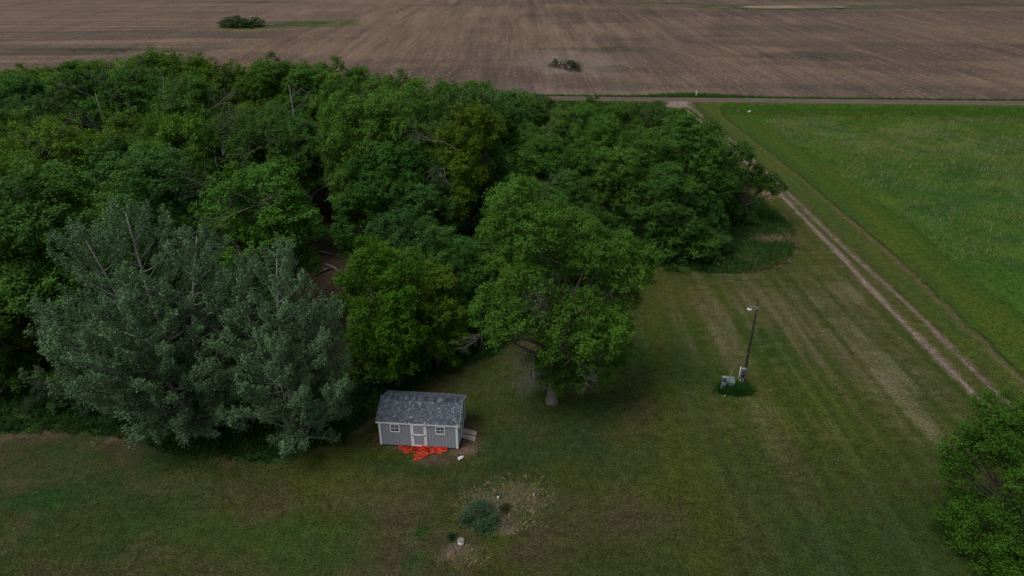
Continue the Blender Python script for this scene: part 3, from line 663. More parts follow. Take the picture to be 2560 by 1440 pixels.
# ------------------------------------------------------------------ silvery poplars
def poplar(name, base, stems, label, seed, low=.1):
    rnd = random.Random(seed); rng = np.random.default_rng(seed)
    bx, by = base; o = empty(name, (bx, by, hz(bx, by)), 0, label, "tree", "silvery poplars by the shed")
    P = []; A = []; B = []
    for (ox, oy, tx, ty, H, R) in stems:
        mb = MB(); pts = []; rr = []
        for i in range(9):
            t = i / 8; wob = .12 * math.sin(t * 7 + ox)
            pts.append(Vector((ox + (tx - ox) * t ** 1.35 + wob, oy + (ty - oy) * t ** 1.35, H * t - (.2 if i == 0 else 0)))); rr.append(.19 * (H / 13) * (1.25 - 1.12 * t))
        mb.tube(pts, rr, 8)
        nb = int(H * 3.6)
        for k in range(nb):
            t = low + (1 - low - .02) * (k + rnd.random()) / nb; f = t * 8; i = min(7, int(f)); s = pts[i].lerp(pts[i + 1], f - i)
            prof = (1 - t) ** .75 * (.55 + .9 * min(1, t / .35)) ; L = max(.6, R * prof * rnd.uniform(.7, 1.25))
            a = k * 2.4 + rnd.uniform(-.5, .5); out = Vector((math.cos(a), math.sin(a), 0))
            # grow away from the other stems
            away = Vector((s.x, s.y, 0)); out = (out + away * .12).normalized()
            el = .15 + .75 * t + rnd.uniform(-.15, .15)
            p1 = s + out * L * .55 + Vector((0, 0, L * .55 * math.tan(el) * .55)); p2 = s + out * L + Vector((0, 0, L * (math.tan(el) * .8 + .25)))
            if t < .22: p2.z -= L * .35; p1.z -= .05
            if p2.z < .4: p2.z = .4 + rnd.random() * .4
            br = bez(s, p1, p2, 6); mb.tube(br, [max(.010, .055 * (L / 3) * (1 - .8 * j / 6)) for j in range(7)], 4, False)
            bb = rnd.uniform(.75, 1.2)
            nsb = int(4 + L * 3.2)
            for q in range(nsb):
                u = .25 + .75 * (q + .5) / nsb; fj = u * 6; j = min(5, int(fj)); c = br[j].lerp(br[j + 1], fj - j)
                sl_ = rnd.uniform(.45, .95) * (1.25 - .55 * u) * (.7 + .1 * L)
                aa = a + rnd.choice((-1, 1)) * rnd.uniform(.3, 1.2); e = Vector((math.cos(aa) * .55, math.sin(aa) * .55, rnd.uniform(.45, 1.1))).normalized()
                tip = c + e * sl_
                if rnd.random() < .25: mb.tube([c, tip], [.012, .005], 3, False)
                m = int((32 + 30 * sl_) * (.55 + .45 * min(1, t / .4)) * (.5 + .5 * u))
                tt = rng.uniform(.05, 1.05, m) ** .8
                pp = np.array(c)[None] + np.array(e)[None] * (sl_ * tt)[:, None] + rng.normal(size=(m, 3)) * (.15 * (1.15 - .75 * tt))[:, None]
                P.append(pp); A.append(np.repeat(np.array(e)[None], m, 0)); B.append(np.full(m, bb * rnd.uniform(.8, 1.2)))
            for q in range(int(2 + L * .9)):                       # upright leafy leaders along the outer part
                u = 1 - .16 * q - rnd.uniform(0, .06); fj = max(0, u) * 6; j = min(5, int(fj)); c = br[j].lerp(br[j + 1], fj - j)
                sl_ = rnd.uniform(.5, 1.1) * (1 - .1 * q) * (1.0 - .25 * t); e = (Vector((rnd.uniform(-.22, .22), rnd.uniform(-.22, .22), 1)) + out * .35 * (1 - t)).normalized()
                mb.tube([c, c + e * sl_], [.014, .004], 3, False); m = int(75 * sl_); tt = rng.uniform(0, 1.05, m) ** .9
                P.append(np.array(c)[None] + np.array(e)[None] * (sl_ * tt)[:, None] + rng.normal(size=(m, 3)) * (.17 * (1.08 - .9 * tt))[:, None])
                A.append(np.repeat(np.array(e)[None], m, 0)); B.append(np.full(m, bb * rnd.uniform(.95, 1.3)))
        mb.build("trunk", M['pbark'], o, True)
    P = np.concatenate(P); A = np.concatenate(A); B = np.concatenate(B); n = len(P)
    keep = P[:, 2] > .25; P = P[keep]; A = A[keep]; B = B[keep]; n = len(P)
    nn = unit(rng.normal(size=(n, 3)) + A * .3 + np.array([0, 0, .35]))
    L = rng.uniform(.065, .115, n)
    g = B * rng.uniform(.7, 1.25, n); C = np.stack([.118 * g, .212 * g, .100 * g], 1)
    pal = rng.random(n) < .06; C[pal] = np.stack([.15 * g, .22 * g, .15 * g], 1)[pal]
    V, F, CC = leaf_quads(P, nn, L, L * .9, rng, C)
    link("crown", mesh_np("crown", V, F, CC, False, M['poplar']), o)
    return n
n1 = poplar("silver_poplar", G(492, 1085), [(0, 0, -1.2, .8, 14.8, 4.8), (-.5, .3, -3.9, .8, 13.6, 4.4), (-.9, .2, -7.0, -.2, 8.6, 3.9), (-.8, -.2, -8.6, -.6, 4.6, 3.0), (.4, .2, 2.6, .4, 13.6, 3.9), (.2, -.4, -.6, -3.2, 11.2, 3.9), (.7, 0, 4.6, -.2, 10.2, 3.2), (-.6, -.4, -4.4, -2.8, 9.0, 3.8)],
            "largest silvery grey-green poplar with several pale trunks, left of the shed", 41)
n2 = poplar("silver_poplar", G(738, 1105), [(0, 0, .6, .6, 12.8, 3.6), (.3, .1, 3.2, 0, 9.6, 3.2), (-.3, .1, -1.8, .4, 11.4, 3.0), (.1, -.3, .6, -1.8, 8.2, 3.0), (.5, -.2, 3.8, -1.4, 5.2, 2.8)],
            "smaller silvery poplar standing between the largest poplar and the shed", 42)

# ------------------------------------------------------------------ the wood
skyx = [0, 120, 250, 330, 420, 540, 650, 780, 900, 1050, 1180, 1240, 1300, 1380, 1480, 1560, 1700, 1790, 1840]
skyy = [162, 165, 152, 135, 122, 140, 148, 155, 168, 195, 198, 225, 250, 246, 262, 262, 262, 300, 350]
# world x and canopy height at the far row (y=88)
sk = [Yp(a, b, 88) for a, b in zip(skyx, skyy)]; skX = [p[0] for p in sk]; skH = [p[1] for p in sk]
rnd = random.Random(9)
specials = [G(1380, 1005), G(950, 958), G(1095, 915), G(1000, 800), G(1835, 560), G(1745, 630), (-4.6, 57.5), G(960, 700), G(640, 690), G(480, 1085), G(715, 1105)]
spr = [4, 3.2, 3.0, 2.5, 4.0, 3.2, 3.0, 4.0, 2.0, 5.5, 4.5]
pts = []
def okp(x, y, d):
    if not inpoly(np.array([x]), np.array([y]), WOOD)[0]: return False
    if abs(x + .300 * y) < (4.3 if y < 57 else 3.6) and 38 < y < 68: return False                    # the dark opening
    for (a, b), r in zip(specials, spr):
        if math.hypot(a - x, b - y) < r: return False
    return all(math.hypot(a - x, b - y) > d for a, b in pts)
# a row along the far edge first (it draws the skyline), then along the near edge, then the inside
for x in np.arange(-70, 27, 3.9):
    p = (x + rnd.uniform(-.8, .8), float(np.interp(x, [-8, 4], [87.5, 80])) + rnd.uniform(-1.2, 1.2))
    if okp(*p, 3): pts.append(p)
nfar = len(pts)
for i in range(6000):
    p = (rnd.uniform(-72, 29), rnd.uniform(38, 91))
    if abs(p[0]) > p[1] * .86 + 4: continue
    if (abs(p[0] - .5) < 2.6 and 57 < p[1] < 70): continue
    if okp(*p, 4.75): pts.append(p)
TR = []; trees = []
for i, (x, y) in enumerate(pts):
    H0 = float(np.interp(x, skX, skH))
    edge = float(pdist(np.array([x]), np.array([y]), WOOD)[0])
    u = FPX * x / (y * CP + (CAMH - 8) * SP) + 1280
    pu = 1280 + FPX * x / (y * CP + (CAMH - 11) * SP)
    lim = Yp(pu, float(np.interp(pu, skyx, skyy)), y)[1]             # the skyline the photo shows, at this distance
    if i < nfar: h = lim * rnd.uniform(.93, 1.0)
    else: h = min(lim * rnd.uniform(.9, .99), rnd.uniform(9.5, 14.0) if x > 2 else rnd.uniform(9.5, 15.8))
    if edge < 3 and y < 70 and i >= nfar: h *= rnd.uniform(.70, .92)
    if y < 58 and -14 < x < 6: h = min(h, 8.2 + (y - 42) * .12)           # lower trees in front of the big round one
    h = max(6.0, min(h, 16.2))
    # colour follows where the lighter crowns stand: the left end and along the far skyline
    r = rnd.random()
    if x < -30 and y < 60: kind = 'yellowish green' if r < .45 else ('light green' if r < .8 else 'mid green')
    elif y > 80: kind = 'light green' if r < .4 else ('mid green' if r < .9 else 'yellowish green')
    elif x > -4: kind = 'dark green' if r < .5 else ('mid green' if r < .95 or y < 66 else 'light green')
    else: kind = 'mid green' if r < .38 else ('dark green' if r < .76 else ('light green' if r < .9 else 'blue-green'))
    colr = {'mid green': MID, 'dark green': DARK, 'light green': BRI, 'yellowish green': OLV, 'blue-green': BLU}[kind]
    j = rnd.uniform(.85, 1.15); colr = tuple(c * j * rnd.uniform(.93, 1.07) for c in colr)
    low = edge < 3.5 and y < 75
    var = rnd.choice((3, 6, 1)) if low else rnd.choice((0, 1, 2, 4, 5, 6, 0, 2))
    hasdead = VAR[var][2] is not None and y < 84 and rnd.random() < .85
    zone = ("along the far edge of the wood against the tilled field" if i < nfar or y > 84 else
            "on the near edge of the wood facing the lawn" if low else
            "at the right end of the wood near the driveway" if x > 20 else
            "in the left part of the wood" if x < -22 else "in the middle of the wood" if x < 6 else "in the right part of the wood")
    lab = (kind, low, hasdead, zone)
    TR.append((x, y, lab)); trees.append(put_tree("broadleaf_tree", x, y, h, var, colr, None, "tree", "trees packed together in the wood", wid=rnd.uniform(.9, 1.22) * (1.08 if h < 11 else 1.0), rz=rnd.uniform(-1.1, 1.1) if hasdead else rnd.uniform(0, 6.28), dead=hasdead))

marks = [((-42, 40), "the left corner"), ((-4.6, 57.5), "the tall pale tree"), (G(960, 700), "the big round tree"), (G(640, 690), "the slim pale tree"),
         ((-21, 41), "the silvery poplars"), (G(1745, 630), "the rounded corner tree"), (G(1835, 560), "the leaning tree"), (G(1380, 1005), "the lone lawn tree"), ((-60, 85), "the skyline's left end"),
         ((-38, 86), "the highest skyline hump"), ((-14, 86), "the skyline's middle"), ((2, 79), "the bend of the skyline"), ((14, 78), "the roadside sapling"), ((-16.5, 58), "the dark opening"), ((-52, 62), "the wood's left frame edge"), ((24, 80), "the driveway end of the wood")]
byl = {}
for k, (x, y, (kind, low, hd, zone)) in enumerate(TR):
    (mx, my), nm = min(marks, key=lambda m: math.hypot(m[0][0] - x, m[0][1] - y)); dx, dy = x - mx, y - my
    rel = ("right of" if dx > 0 else "left of") if abs(dx) > abs(dy) else ("behind" if dy > 0 else "in front of")
    byl.setdefault(f"{kind} {'low ' if low else ''}tree{' with bare twigs' if hd else ''} {rel} {nm}", []).append(k)
ords = ["leftmost", "second from left", "third from left", "fourth from left", "fifth from left", "sixth from left", "seventh from left"]
for lb_, ks in byl.items():
    ks.sort(key=lambda k: TR[k][0] / (TR[k][1] + 12))
    for n_, k in enumerate(ks):
        trees[k]["label"] = lb_ if len(ks) == 1 else f"{ords[min(n_, 6)] if n_ < len(ks) - 1 else 'rightmost'} {lb_}"
        trees[k]["label"] = ' '.join(trees[k]["label"].replace(' from left', '').replace('with bare twigs', 'with twigs').split()) if len(trees[k]["label"].split()) > 16 else trees[k]["label"]

# undergrowth bushes along the near edge and inside
def put_bush(x, y, h, col, lab, cat="bush", group=None, wid=1.0, k=0, name="bush"):
    o = empty(name, (x, y, hz(x, y)), rnd.uniform(0, 6.28), lab, cat, group); s = h / 4
    for nm, me in zip(("stem", "foliage"), BUSH[k]):
        c = link(nm, me, o); c.color = tuple(col) + (1,)
    o.scale = (s * wid, s * wid, s); return o
EN = ['at the left frame edge', 'below the left yellowish trees', 'left of the silvery poplars', 'behind the shed, left end', 'behind the shed, middle', 'below the yellow-green tree', 'left of the lone lawn tree', 'behind the lone lawn tree', 'right behind the lone lawn tree', 'where the lawn tree hides the edge', 'at the left end of the tall grass', 'above the tall grass, left', 'above the tall grass, middle', 'beside the driveway, front', 'beside the driveway, back']
edgeline = [(-44, 38), (-36, 38), (-31, 37.5), (-9.5, 40.5), (-5, 43), (-1.5, 46), (2, 50), (5, 53.5), (8.5, 57.5), (11.5, 60.3), (14.5, 60.6), (17.5, 60.4), (20, 60.4), (23.2, 71), (23.5, 78)]
for (x, y) in edgeline:
    for q in range(2):
        put_bush(x + rnd.uniform(-1.4, 1.4), y + rnd.uniform(0, 1.8), rnd.uniform(2.0, 4.2), rnd.choice((DARK, MID, DARK, BLU)),
                 ("%s low bush at the wood's near edge, %s" % ("first" if q == 0 else "second", EN[edgeline.index((x, y))])), "bush", "bushes along the near edge of the wood", rnd.uniform(1.1, 1.5), rnd.randrange(3))
ubn = {}
def ub(x, y):
    (mx, my), nm = min(marks, key=lambda m: math.hypot(m[0][0] - x, m[0][1] - y)); k = ubn[nm] = ubn.get(nm, 0) + 1
    return f"{['first', 'second', 'third', 'fourth', 'fifth', 'sixth', 'seventh', 'eighth'][min(k, 8) - 1]} dark understorey bush in the shade near {nm}"
for q in range(26):
    x = rnd.uniform(-28, 16); y = rnd.uniform(48, 74)
    if okp(x, y, 1.2): put_bush(x, y, rnd.uniform(1.8, 4.5), DARK, ub(x, y), "bush", "bushes under the trees", 1.3, rnd.randrange(3))
for (px, py, h, wh) in ((235, 1030, 1.6, 'left of the largest poplar'), (330, 1040, 1.7, 'under the left boughs of the largest poplar'), (130, 1015, 2.0, 'near the left frame edge'), (940, 965, 1.0, 'just behind the left end of the shed'), (905, 985, .9, 'between the smaller poplar and the shed')):
    x, y = G(px, py); put_bush(x, y, h, (.04, .075, .045), "low grey-green shrub in the tall grass " + wh, "bush", "low shrubs by the poplars", 1.3, rnd.randrange(3), "shrub")

# dead standing trunk and fallen logs at the opening
def dead_tree(px, py, ydist, Hs, lab, seed):
    x, _ = Yp(px, py, ydist); r_ = random.Random(seed); o = empty("dead_tree", (x, ydist, hz(x, ydist)), 0, lab, "dead tree")
    mb = MB(); mb.tube([(0, 0, -.2), (.05, 0, Hs * .5), (0, .1, Hs)], [.15, .10, .04], 7); mb.build("trunk", M['dead'], o, True)
    for k in range(3):
        m2 = MB(); a = r_.uniform(3, 6.3); twig_fan(m2, (0, 0, Hs * r_.uniform(.55, .98)), (math.cos(a), math.sin(a), .9), 2.4, .03, 3, r_, .6); m2.build("branch", M['dead'], o)
dead_tree(768, 470, 62, 7.0, "bare grey dead trunk standing in the dark opening of the wood", 3)
dead_tree(675, 520, 63, 8.0, "straight bare trunk left of the dark opening behind the slim tree", 4)
dead_tree(735, 300, 74, 14.2, "dead tree with pale bare branches spreading above the canopy", 6)
dead_tree(255, 300, 72, 13.8, "dead grey branches poking through the canopy at the left", 8)
for k, (a, b, lab) in enumerate((((778, 632), (832, 640), "upper fallen log on the brown wood floor in the opening"), ((815, 664), (850, 684), "lower fallen log on the brown wood floor in the opening"), ((790, 690), (835, 672), "thin fallen branch lying across the wood floor below the logs"))):
    p, q = G(*a), G(*b); mb = MB(); mb.tube([(p[0], p[1], .15), ((p[0] + q[0]) / 2, (p[1] + q[1]) / 2 + .15, .22), (q[0], q[1], .15)], [.13, .11, .07], 7)
    o = mb.build("fallen_log", M['dead'], None, True); tag(o, lab, "log")

# ------------------------------------------------------------------ grass and weeds as real blades
def ground_col(x, y):
    i = np.clip(np.searchsorted(ys, y), 1, len(ys) - 1); j = np.clip(np.searchsorted(xs, x), 1, len(xs) - 1)
    i = np.where(np.abs(ys[i - 1] - y) < np.abs(ys[i] - y), i - 1, i); j = np.where(np.abs(xs[j - 1] - x) < np.abs(xs[j] - x), j - 1, j)
    return T[i, j]
def blades(name, P, hmin, hmax, cols, lab, cat="grass", nb=4, w=.05, spread=.14, seed=0, lean=.35, own=0.0):
    rng = np.random.default_rng(seed); P = np.asarray(P); n = len(P) * nb
    B = np.repeat(P, nb, 0) + rng.normal(size=(n, 2)) * spread
    z = height(B[:, 0], B[:, 1]) - .02; H = rng.uniform(hmin, hmax, n) * np.repeat(rng.uniform(.6, 1.2, len(P)), nb)
    a = rng.uniform(0, 6.28, n); d = np.stack([np.cos(a), np.sin(a)], 1) * (w * rng.uniform(.6, 1.2, n))[:, None]
    tip = B + rng.normal(size=(n, 2)) * (H * lean)[:, None]
    V = np.stack([np.c_[B - d, z], np.c_[B + d, z], np.c_[tip, z + H]], 1).reshape(-1, 3)
    cols = np.asarray(cols); ci = cols[rng.integers(0, len(cols), len(P))]; C = np.repeat(ci, nb, 0) * rng.uniform(.7, 1.3, (n, 1)) * (np.array((1.12, 1.3, .8)) if own < 1 else 1)
    if own < 1: C = C * own + (1 - own) * ground_col(B[:, 0], B[:, 1]) * rng.uniform(.8, 1.45, (n, 1)) * 1.12
    me = mesh_np(name, V, np.arange(3 * n).reshape(-1, 3), np.repeat(C, 3, 0), False, M['blade'])
    o = link(name, me); tag(o, lab, cat, kind="stuff"); return o
rg = np.random.default_rng(77)
def sample(n, x0, x1, y0, y1, cond):
    p = np.c_[rg.uniform(x0, x1, n), rg.uniform(y0, y1, n)]; return p[cond(p[:, 0], p[:, 1])]
rdist = lambda x, y: np.where(inpoly(x, y, ROUGH), pdist(x, y, ROUGH), -1)
p = sample(42000, 11, 32, 55, 96, lambda x, y: (rdist(x, y) > .1) & ~(inpoly(x, y, WOOD) & (pdist(x, y, WOOD) > 1.5)) & (y > 54))
blades("tall_grass", p, .25, .55, [(.032, .085, .022), (.03, .08, .025), (.018, .05, .02), (.05, .09, .03)], "tall dark green grass round the right front corner of the wood", seed=1, lean=.7, own=.35)
p = sample(30000, -48, 12, 31, 60, lambda x, y: (rdist(x, y) > .1) & ~(inpoly(x, y, WOOD) & (pdist(x, y, WOOD) > 1.2)))
blades("tall_grass", p, .25, .6, [(.02, .055, .022), (.028, .07, .024), (.016, .045, .02)], "shaded tall grass under the silvery poplars and along the wood edge", seed=2, lean=.6, own=.6)
for (a, b_, rx, ry, n_, lb) in ((1930, 603, 1.7, .8, 500, "pile of pale dead stalks in the tall grass by the driveway"), (1905, 490, 1.6, 1.3, 260, "pale dry weeds under the overhanging branch of the leaning tree")):
    c = G(a, b_); q = rg.normal(size=(n_, 2)) * (rx * .5, ry * .5) + c
    blades("dry_stalks", q, .15, .5, [(.3, .22, .15), (.22, .16, .11), (.4, .31, .2)], lb, "dry stalks", 3, .035, .2, 5, 1.2, own=1)
q = sample(2600, 24, 32, 57, 82, lambda x, y: (np.abs(np.where(inpoly(x, y, ROUGH), 1, -1) * pdist(x, y, ROUGH)) < .30) & (fbm(x / 2, y / 2, 51) > .42))
blades("dead_grass", q, .2, .5, [(.28, .22, .12), (.2, .19, .08)], "straw coloured grass tips bordering the tall grass patch beside the driveway", "grass", 4, .035, .15, 6, .7, own=1)
mdc = lambda x, y: (x > np.interp(y, *STRIP)) & (y < road_y(x) - 11)
dens = lambda x, y: fbm(x / 3.5, y / 3.0, 91)
p = sample(46000, 42, 104, 46, 126, lambda x, y: mdc(x, y) & (dens(x, y) > .42) & (x < y * .86 + 3))
blades("meadow_grass", p, .08, .18, [(.045, .1, .02), (.035, .085, .022), (.06, .11, .025), (.09, .11, .04), (.028, .065, .024)], "rough uncut grass covering the meadow right of the driveway", seed=3, w=.05, lean=1.0, own=.15)
p = sample(9000, 42, 100, 60, 123, lambda x, y: mdc(x, y) & (fbm(x / 9, y / 4, 95) > .44) & (x < y * .86 + 3))
blades("seed_heads", p, .3, .65, [(.26, .25, .13), (.2, .2, .1), (.32, .3, .18), (.18, .24, .14)], "pale grass seed heads scattered over the meadow", nb=3, w=.035, spread=.3, seed=4, own=1)
p = sample(30000, -6, 104, 122, 143, lambda x, y: (((y > road_y(x) + 2.3) & (y < road_y(x) + 1.7 + verge_w(x)))))
blades("verge_grass", p, .3, .65, [(.025, .075, .018), (.03, .09, .018), (.02, .06, .018)], "green grass verge on the far side of the gravel road", seed=5, w=.07, lean=.7, own=.3)
p = sample(9000, 30, 104, 118, 134, lambda x, y: (y < road_y(x) - 2.6) & (y > road_y(x) - 11) & (x > np.interp(y, *EDGE) + .3))
blades("verge_grass", p, .08, .2, [(.03, .085, .018), (.025, .07, .018), (.045, .1, .02)], "green grass in the ditch on the near side of the gravel road, right of the driveway", seed=6, w=.07, lean=.9, own=.2)
p = sample(9000, -2, 28, 92, 131, lambda x, y: (y < road_y(x) - 2.6))
blades("rough_grass", p, .4, .9, [(.03, .08, .025), (.04, .085, .03), (.2, .17, .11)], "tall rough grass between the back of the wood and the gravel road", seed=7, w=.08)
cx, cy = G(1835, 975); q = rg.normal(size=(800, 2)) * (.50, .30) + (cx + .05, cy - .05)
q[:, 1] = np.maximum(q[:, 1], cy - .55)
blades("grass_clump", q, .2, .55, [(.018, .06, .02), (.025, .075, .022)], "unmown dark green grass round the foot of the transformer and the light pole", nb=5, w=.03, seed=8, lean=.6, own=.9)
# lawn: short clumps and clippings give the sward its grain
lawnc = lambda x, y: ~inpoly(x, y, ROUGH) & (x < 31.5) & ~((x > -8.6) & (x < -2.6) & (y > 32.7) & (y < 37))
p = sample(90000, -34, 31.5, 22, 66, lambda x, y: lawnc(x, y) & (np.abs(x) < y * .86 + 2) & (fbm(x / 2.5, y / 2.5, 97) > .40))
gc_ = ground_col(p[:, 0], p[:, 1]); p = p[(gc_[:, 0] < gc_[:, 1] * 1.22) & (np.hypot((p[:, 0] + .4) / 2.2, (p[:, 1] - 28.2) / 1.7) > 1)]
blades("short_grass", p, .02, .07, [(.05, .075, .02), (.035, .065, .02), (.07, .08, .03), (.05, .055, .022), (.09, .085, .045)], "short mown grass tufts covering the lawn", nb=3, w=.02, spread=.07, seed=9, lean=1.0)

gc_s = lambda x, y: S[np.clip(np.searchsorted(ys, y), 0, len(ys) - 1), np.clip(np.searchsorted(xs, x), 0, len(xs) - 1)]
p = sample(90000, 8, 31, 28, 64, lambda x, y: lawnc(x, y) & (gc_s(x, y) > .34) & (fbm(x / .8, y / .35, 99, 3) > .5))
blades("grass_clippings", p, .015, .05, [(.26, .24, .18), (.2, .2, .13), (.32, .3, .24)], "pale dried clippings left in rows on the mown lawn", "grass clippings", 2, .02, .08, 23, 2.2, own=1)

# ------------------------------------------------------------------ shed
SH = empty("garden_shed", (-8.21, 33.55, 0), math.radians(-4.8), "grey wooden shed with white trim and dark shingled gable roof", "shed")
Ls, Ws, ZB, ZE, ZR = 4.88, 3.05, .12, 1.90, 2.60
def roofz(y): return ZE + (ZR - ZE) * (1 - abs(y - Ws / 2) / (Ws / 2))
mb = MB()
for y in (.15, 1.1, 1.95, 2.9): mb.box(.02, Ls - .02, y - .07, y + .07, -.05, ZB)
mb.build("skid", M['dark'], SH)
def wallx(y0, y1, name):
    mb = MB(); n = 24; w = Ls / n
    mb.box(0.02, Ls - .02, y0 + .02, y1 - .02, ZB, ZE - .02)
    for i in range(n): mb.box(i * w + .011, (i + 1) * w - .011, y0, y1, ZB, ZE - .021)
    return mb.build(name, M['siding'], SH)
wallx(0, .05, "siding"); wallx(Ws - .05, Ws, "siding")
def wally(x0, x1):
    mb = MB(); n = 16; w = (Ws - .1) / n
    for i in range(n):
        a, b = .05 + i * w + .006, .05 + (i + 1) * w - .006
        mb.quadbox([(x0, a, ZB), (x1, a, ZB), (x1, b, ZB), (x0, b, ZB), (x0, a, roofz(a) - .03), (x1, a, roofz(a) - .03), (x1, b, roofz(b) - .03), (x0, b, roofz(b) - .03)])
    for i in range(n):
        a, b = .05 + i * w, .05 + (i + 1) * w
        mb.quadbox([(x0 + .012, a, ZB), (x1 - .012, a, ZB), (x1 - .012, b, ZB), (x0 + .012, b, ZB), (x0 + .012, a, roofz(a) - .035), (x1 - .012, a, roofz(a) - .035), (x1 - .012, b, roofz(b) - .035), (x0 + .012, b, roofz(b) - .035)])
    mb.build("siding", M['siding'], SH)
wally(0.0, .05); wally(Ls - .05, Ls)
for (cx, sxn) in ((0, -1), (Ls, 1)):
    for (cy, syn) in ((0, -1), (Ws, 1)):
        mb = MB(); w = .10
        x0, x1 = (cx - .02, cx + w) if sxn < 0 else (cx - w, cx + .02)
        y0, y1 = (cy - .022, cy - .001) if syn < 0 else (cy + .001, cy + .022)
        mb.box(x0, x1, y0, y1, ZB - .02, ZE - .03)
        x0, x1 = (cx - .022, cx - .002) if sxn < 0 else (cx + .002, cx + .022)
        y0, y1 = (cy - .001, cy + w) if syn < 0 else (cy - w, cy + .001)
        mb.box(x0, x1, y0, y1, ZB - .02, ZE - .03)
        mb.build("corner_trim", M['white'], SH)
# roof
OX, OY = .14, .07; rise = (ZR - ZE) / (Ws / 2); sl_len = math.hypot(Ws / 2 + OY, (Ws / 2 + OY) * rise)
def rp(side, u, s, lift=0):
    """point on a slope: u along the length, s down from the ridge"""
    ca = math.atan(rise); d = s * math.cos(ca); z = ZR + .07 - s * math.sin(ca) + lift * math.cos(ca)
    y = Ws / 2 + side * (d + lift * math.sin(ca)); return (u, y, z)
rf = MB()
for side in (-1, 1):
    P = [rp(side, -OX, 0, -.05), rp(side, Ls + OX, 0, -.05), rp(side, Ls + OX, sl_len, -.05), rp(side, -OX, sl_len, -.05), rp(side, -OX, 0, -.004), rp(side, Ls + OX, 0, -.004), rp(side, Ls + OX, sl_len, -.004), rp(side, -OX, sl_len, -.004)]
    rf.quadbox(P)
roof = rf.build("roof", M['dark'], SH)
rs_ = random.Random(5); sh = MB(); ex_ = .118
pal = [(.052, .056, .068), (.070, .076, .090), (.095, .103, .118), (.125, .138, .152), (.042, .045, .056), (.060, .062, .072), (.19, .215, .225)]
wts = [5, 5, 5, 3, 3, 4, .9]; pal = [((p[0] * .75 + .024) * 1.12, (p[1] * .75 + .024) * 1.22, (p[2] * .75 + .026) * 1.32) for p in pal]
for side in (-1, 1):
    k = 0; s = sl_len + .015
    while s > .06:
        u = -OX - .015 - rs_.uniform(0, .1); s1 = s; s0 = max(0.0, s - ex_ - .03)
        while u < Ls + OX + .015:
            w = rs_.choice((.07, .09, .11, .13, .17)); a = max(u, -OX - .015); b = min(u + w, Ls + OX + .015)
            if b - a > .01:
                kf = rs_.uniform(.85, 1.15); sh.cur = tuple(c * kf for c in rs_.choices(pal, wts)[0])
                t = rs_.choice((.006, .012, .016)); dn = rs_.uniform(-.006, .006)
                sh.quadbox([rp(side, a, s0, 0), rp(side, b - .004, s0, 0), rp(side, b - .004, s1 + dn, .001), rp(side, a, s1 + dn, .001), rp(side, a, s0, .004), rp(side, b - .004, s0, .004), rp(side, b - .004, s1 + dn, t + .004), rp(side, a, s1 + dn, t + .004)])
            u += w
        s -= ex_; k += 1
o = sh.build("shingles", M['shingle'], SH); o["kind"] = "stuff"
rc = MB(); u = -OX - .015
while u < Ls + OX:
    kf = rs_.choice((.55, .8, 1.25)); rc.cur = tuple(c * kf for c in rs_.choices(pal, wts)[0]); u1 = min(u + .13, Ls + OX + .015)
    for side in (-1, 1):
        rc.quadbox([rp(side, u, 0, .012), rp(side, u1, 0, .012), rp(side, u1, .17, .012), rp(side, u, .17, .012), rp(side, u, 0, .052), rp(side, u1 - .035, 0, .030), rp(side, u1 - .035, .17, .030), rp(side, u, .17, .052)])
    u = u1
o = rc.build("ridge_cap", M['shingle'], SH); o["kind"] = "stuff"
for side in (-1, 1):
    mb = MB(); ye = rp(side, 0, sl_len, -.05); y0, y1 = (ye[1] - .022, ye[1] + .005) if side < 0 else (ye[1] - .005, ye[1] + .022)
    mb.box(-OX - .02, Ls + OX + .02, y0, y1, ye[2] - .085, ye[2] + .045); mb.build("fascia", M['white'], SH)
    mb = MB(); mb.box(-.01, Ls + .01, min(0, 0) - OY if side < 0 else Ws, 0 if side < 0 else Ws + OY, ZE - .04, ZE - .02); mb.build("soffit", M['white'], SH)
for xa in (-OX - .02, Ls + OX):
    for side in (-1, 1):
        mb = MB(); P = [rp(side, xa, 0, -.13), rp(side, xa + .02, 0, -.13), rp(side, xa + .02, sl_len, -.13), rp(side, xa, sl_len, -.13), rp(side, xa, 0, .004), rp(side, xa + .02, 0, .004), rp(side, xa + .02, sl_len, .004), rp(side, xa, sl_len, .004)]
        mb.quadbox(P); mb.build("rake_trim", M['white'], SH)
# front windows
def window(x0, z0, w, h, blue):
    mb = MB(); y0, y1 = -.035, -.001; t = .055
    mb.box(x0, x0 + w, y0, y1, z0, z0 + t); mb.box(x0, x0 + w, y0, y1, z0 + h - t, z0 + h)
    mb.box(x0, x0 + t, y0 + .002, y1, z0 + t, z0 + h - t); mb.box(x0 + w - t, x0 + w, y0 + .002, y1, z0 + t, z0 + h - t)
    f = mb.build("window", M['white'], SH, bevel=.004)
    gx0, gx1, gz0, gz1 = x0 + t, x0 + w - t, z0 + t, z0 + h - t; zm = (gz0 + gz1) / 2
    mb = MB(); mb.box(gx0, gx1, -.022, -.002, zm - .014, zm + .014); xm = (gx0 + gx1) / 2
    mb.box(xm - .005, xm + .005, -.018, -.002, gz0, gz1)
    for zz in ((gz0 + zm) / 2, (gz1 + zm) / 2): mb.box(gx0, gx1, -.016, -.002, zz - .004, zz + .004)
    mb.build("muntins", M['white'], f)
    zs = [gz0, (gz0 + zm) / 2, zm, (gz1 + zm) / 2, gz1]
    for i in range(4):
        for (a, b) in ((gx0, xm), (xm, gx1)):
            p_ = MB(); p_.box(a + .008, b - .008, -.010, -.003, zs[i] + .008, zs[i + 1] - .008); p_.build("pane", M['glass'], f)
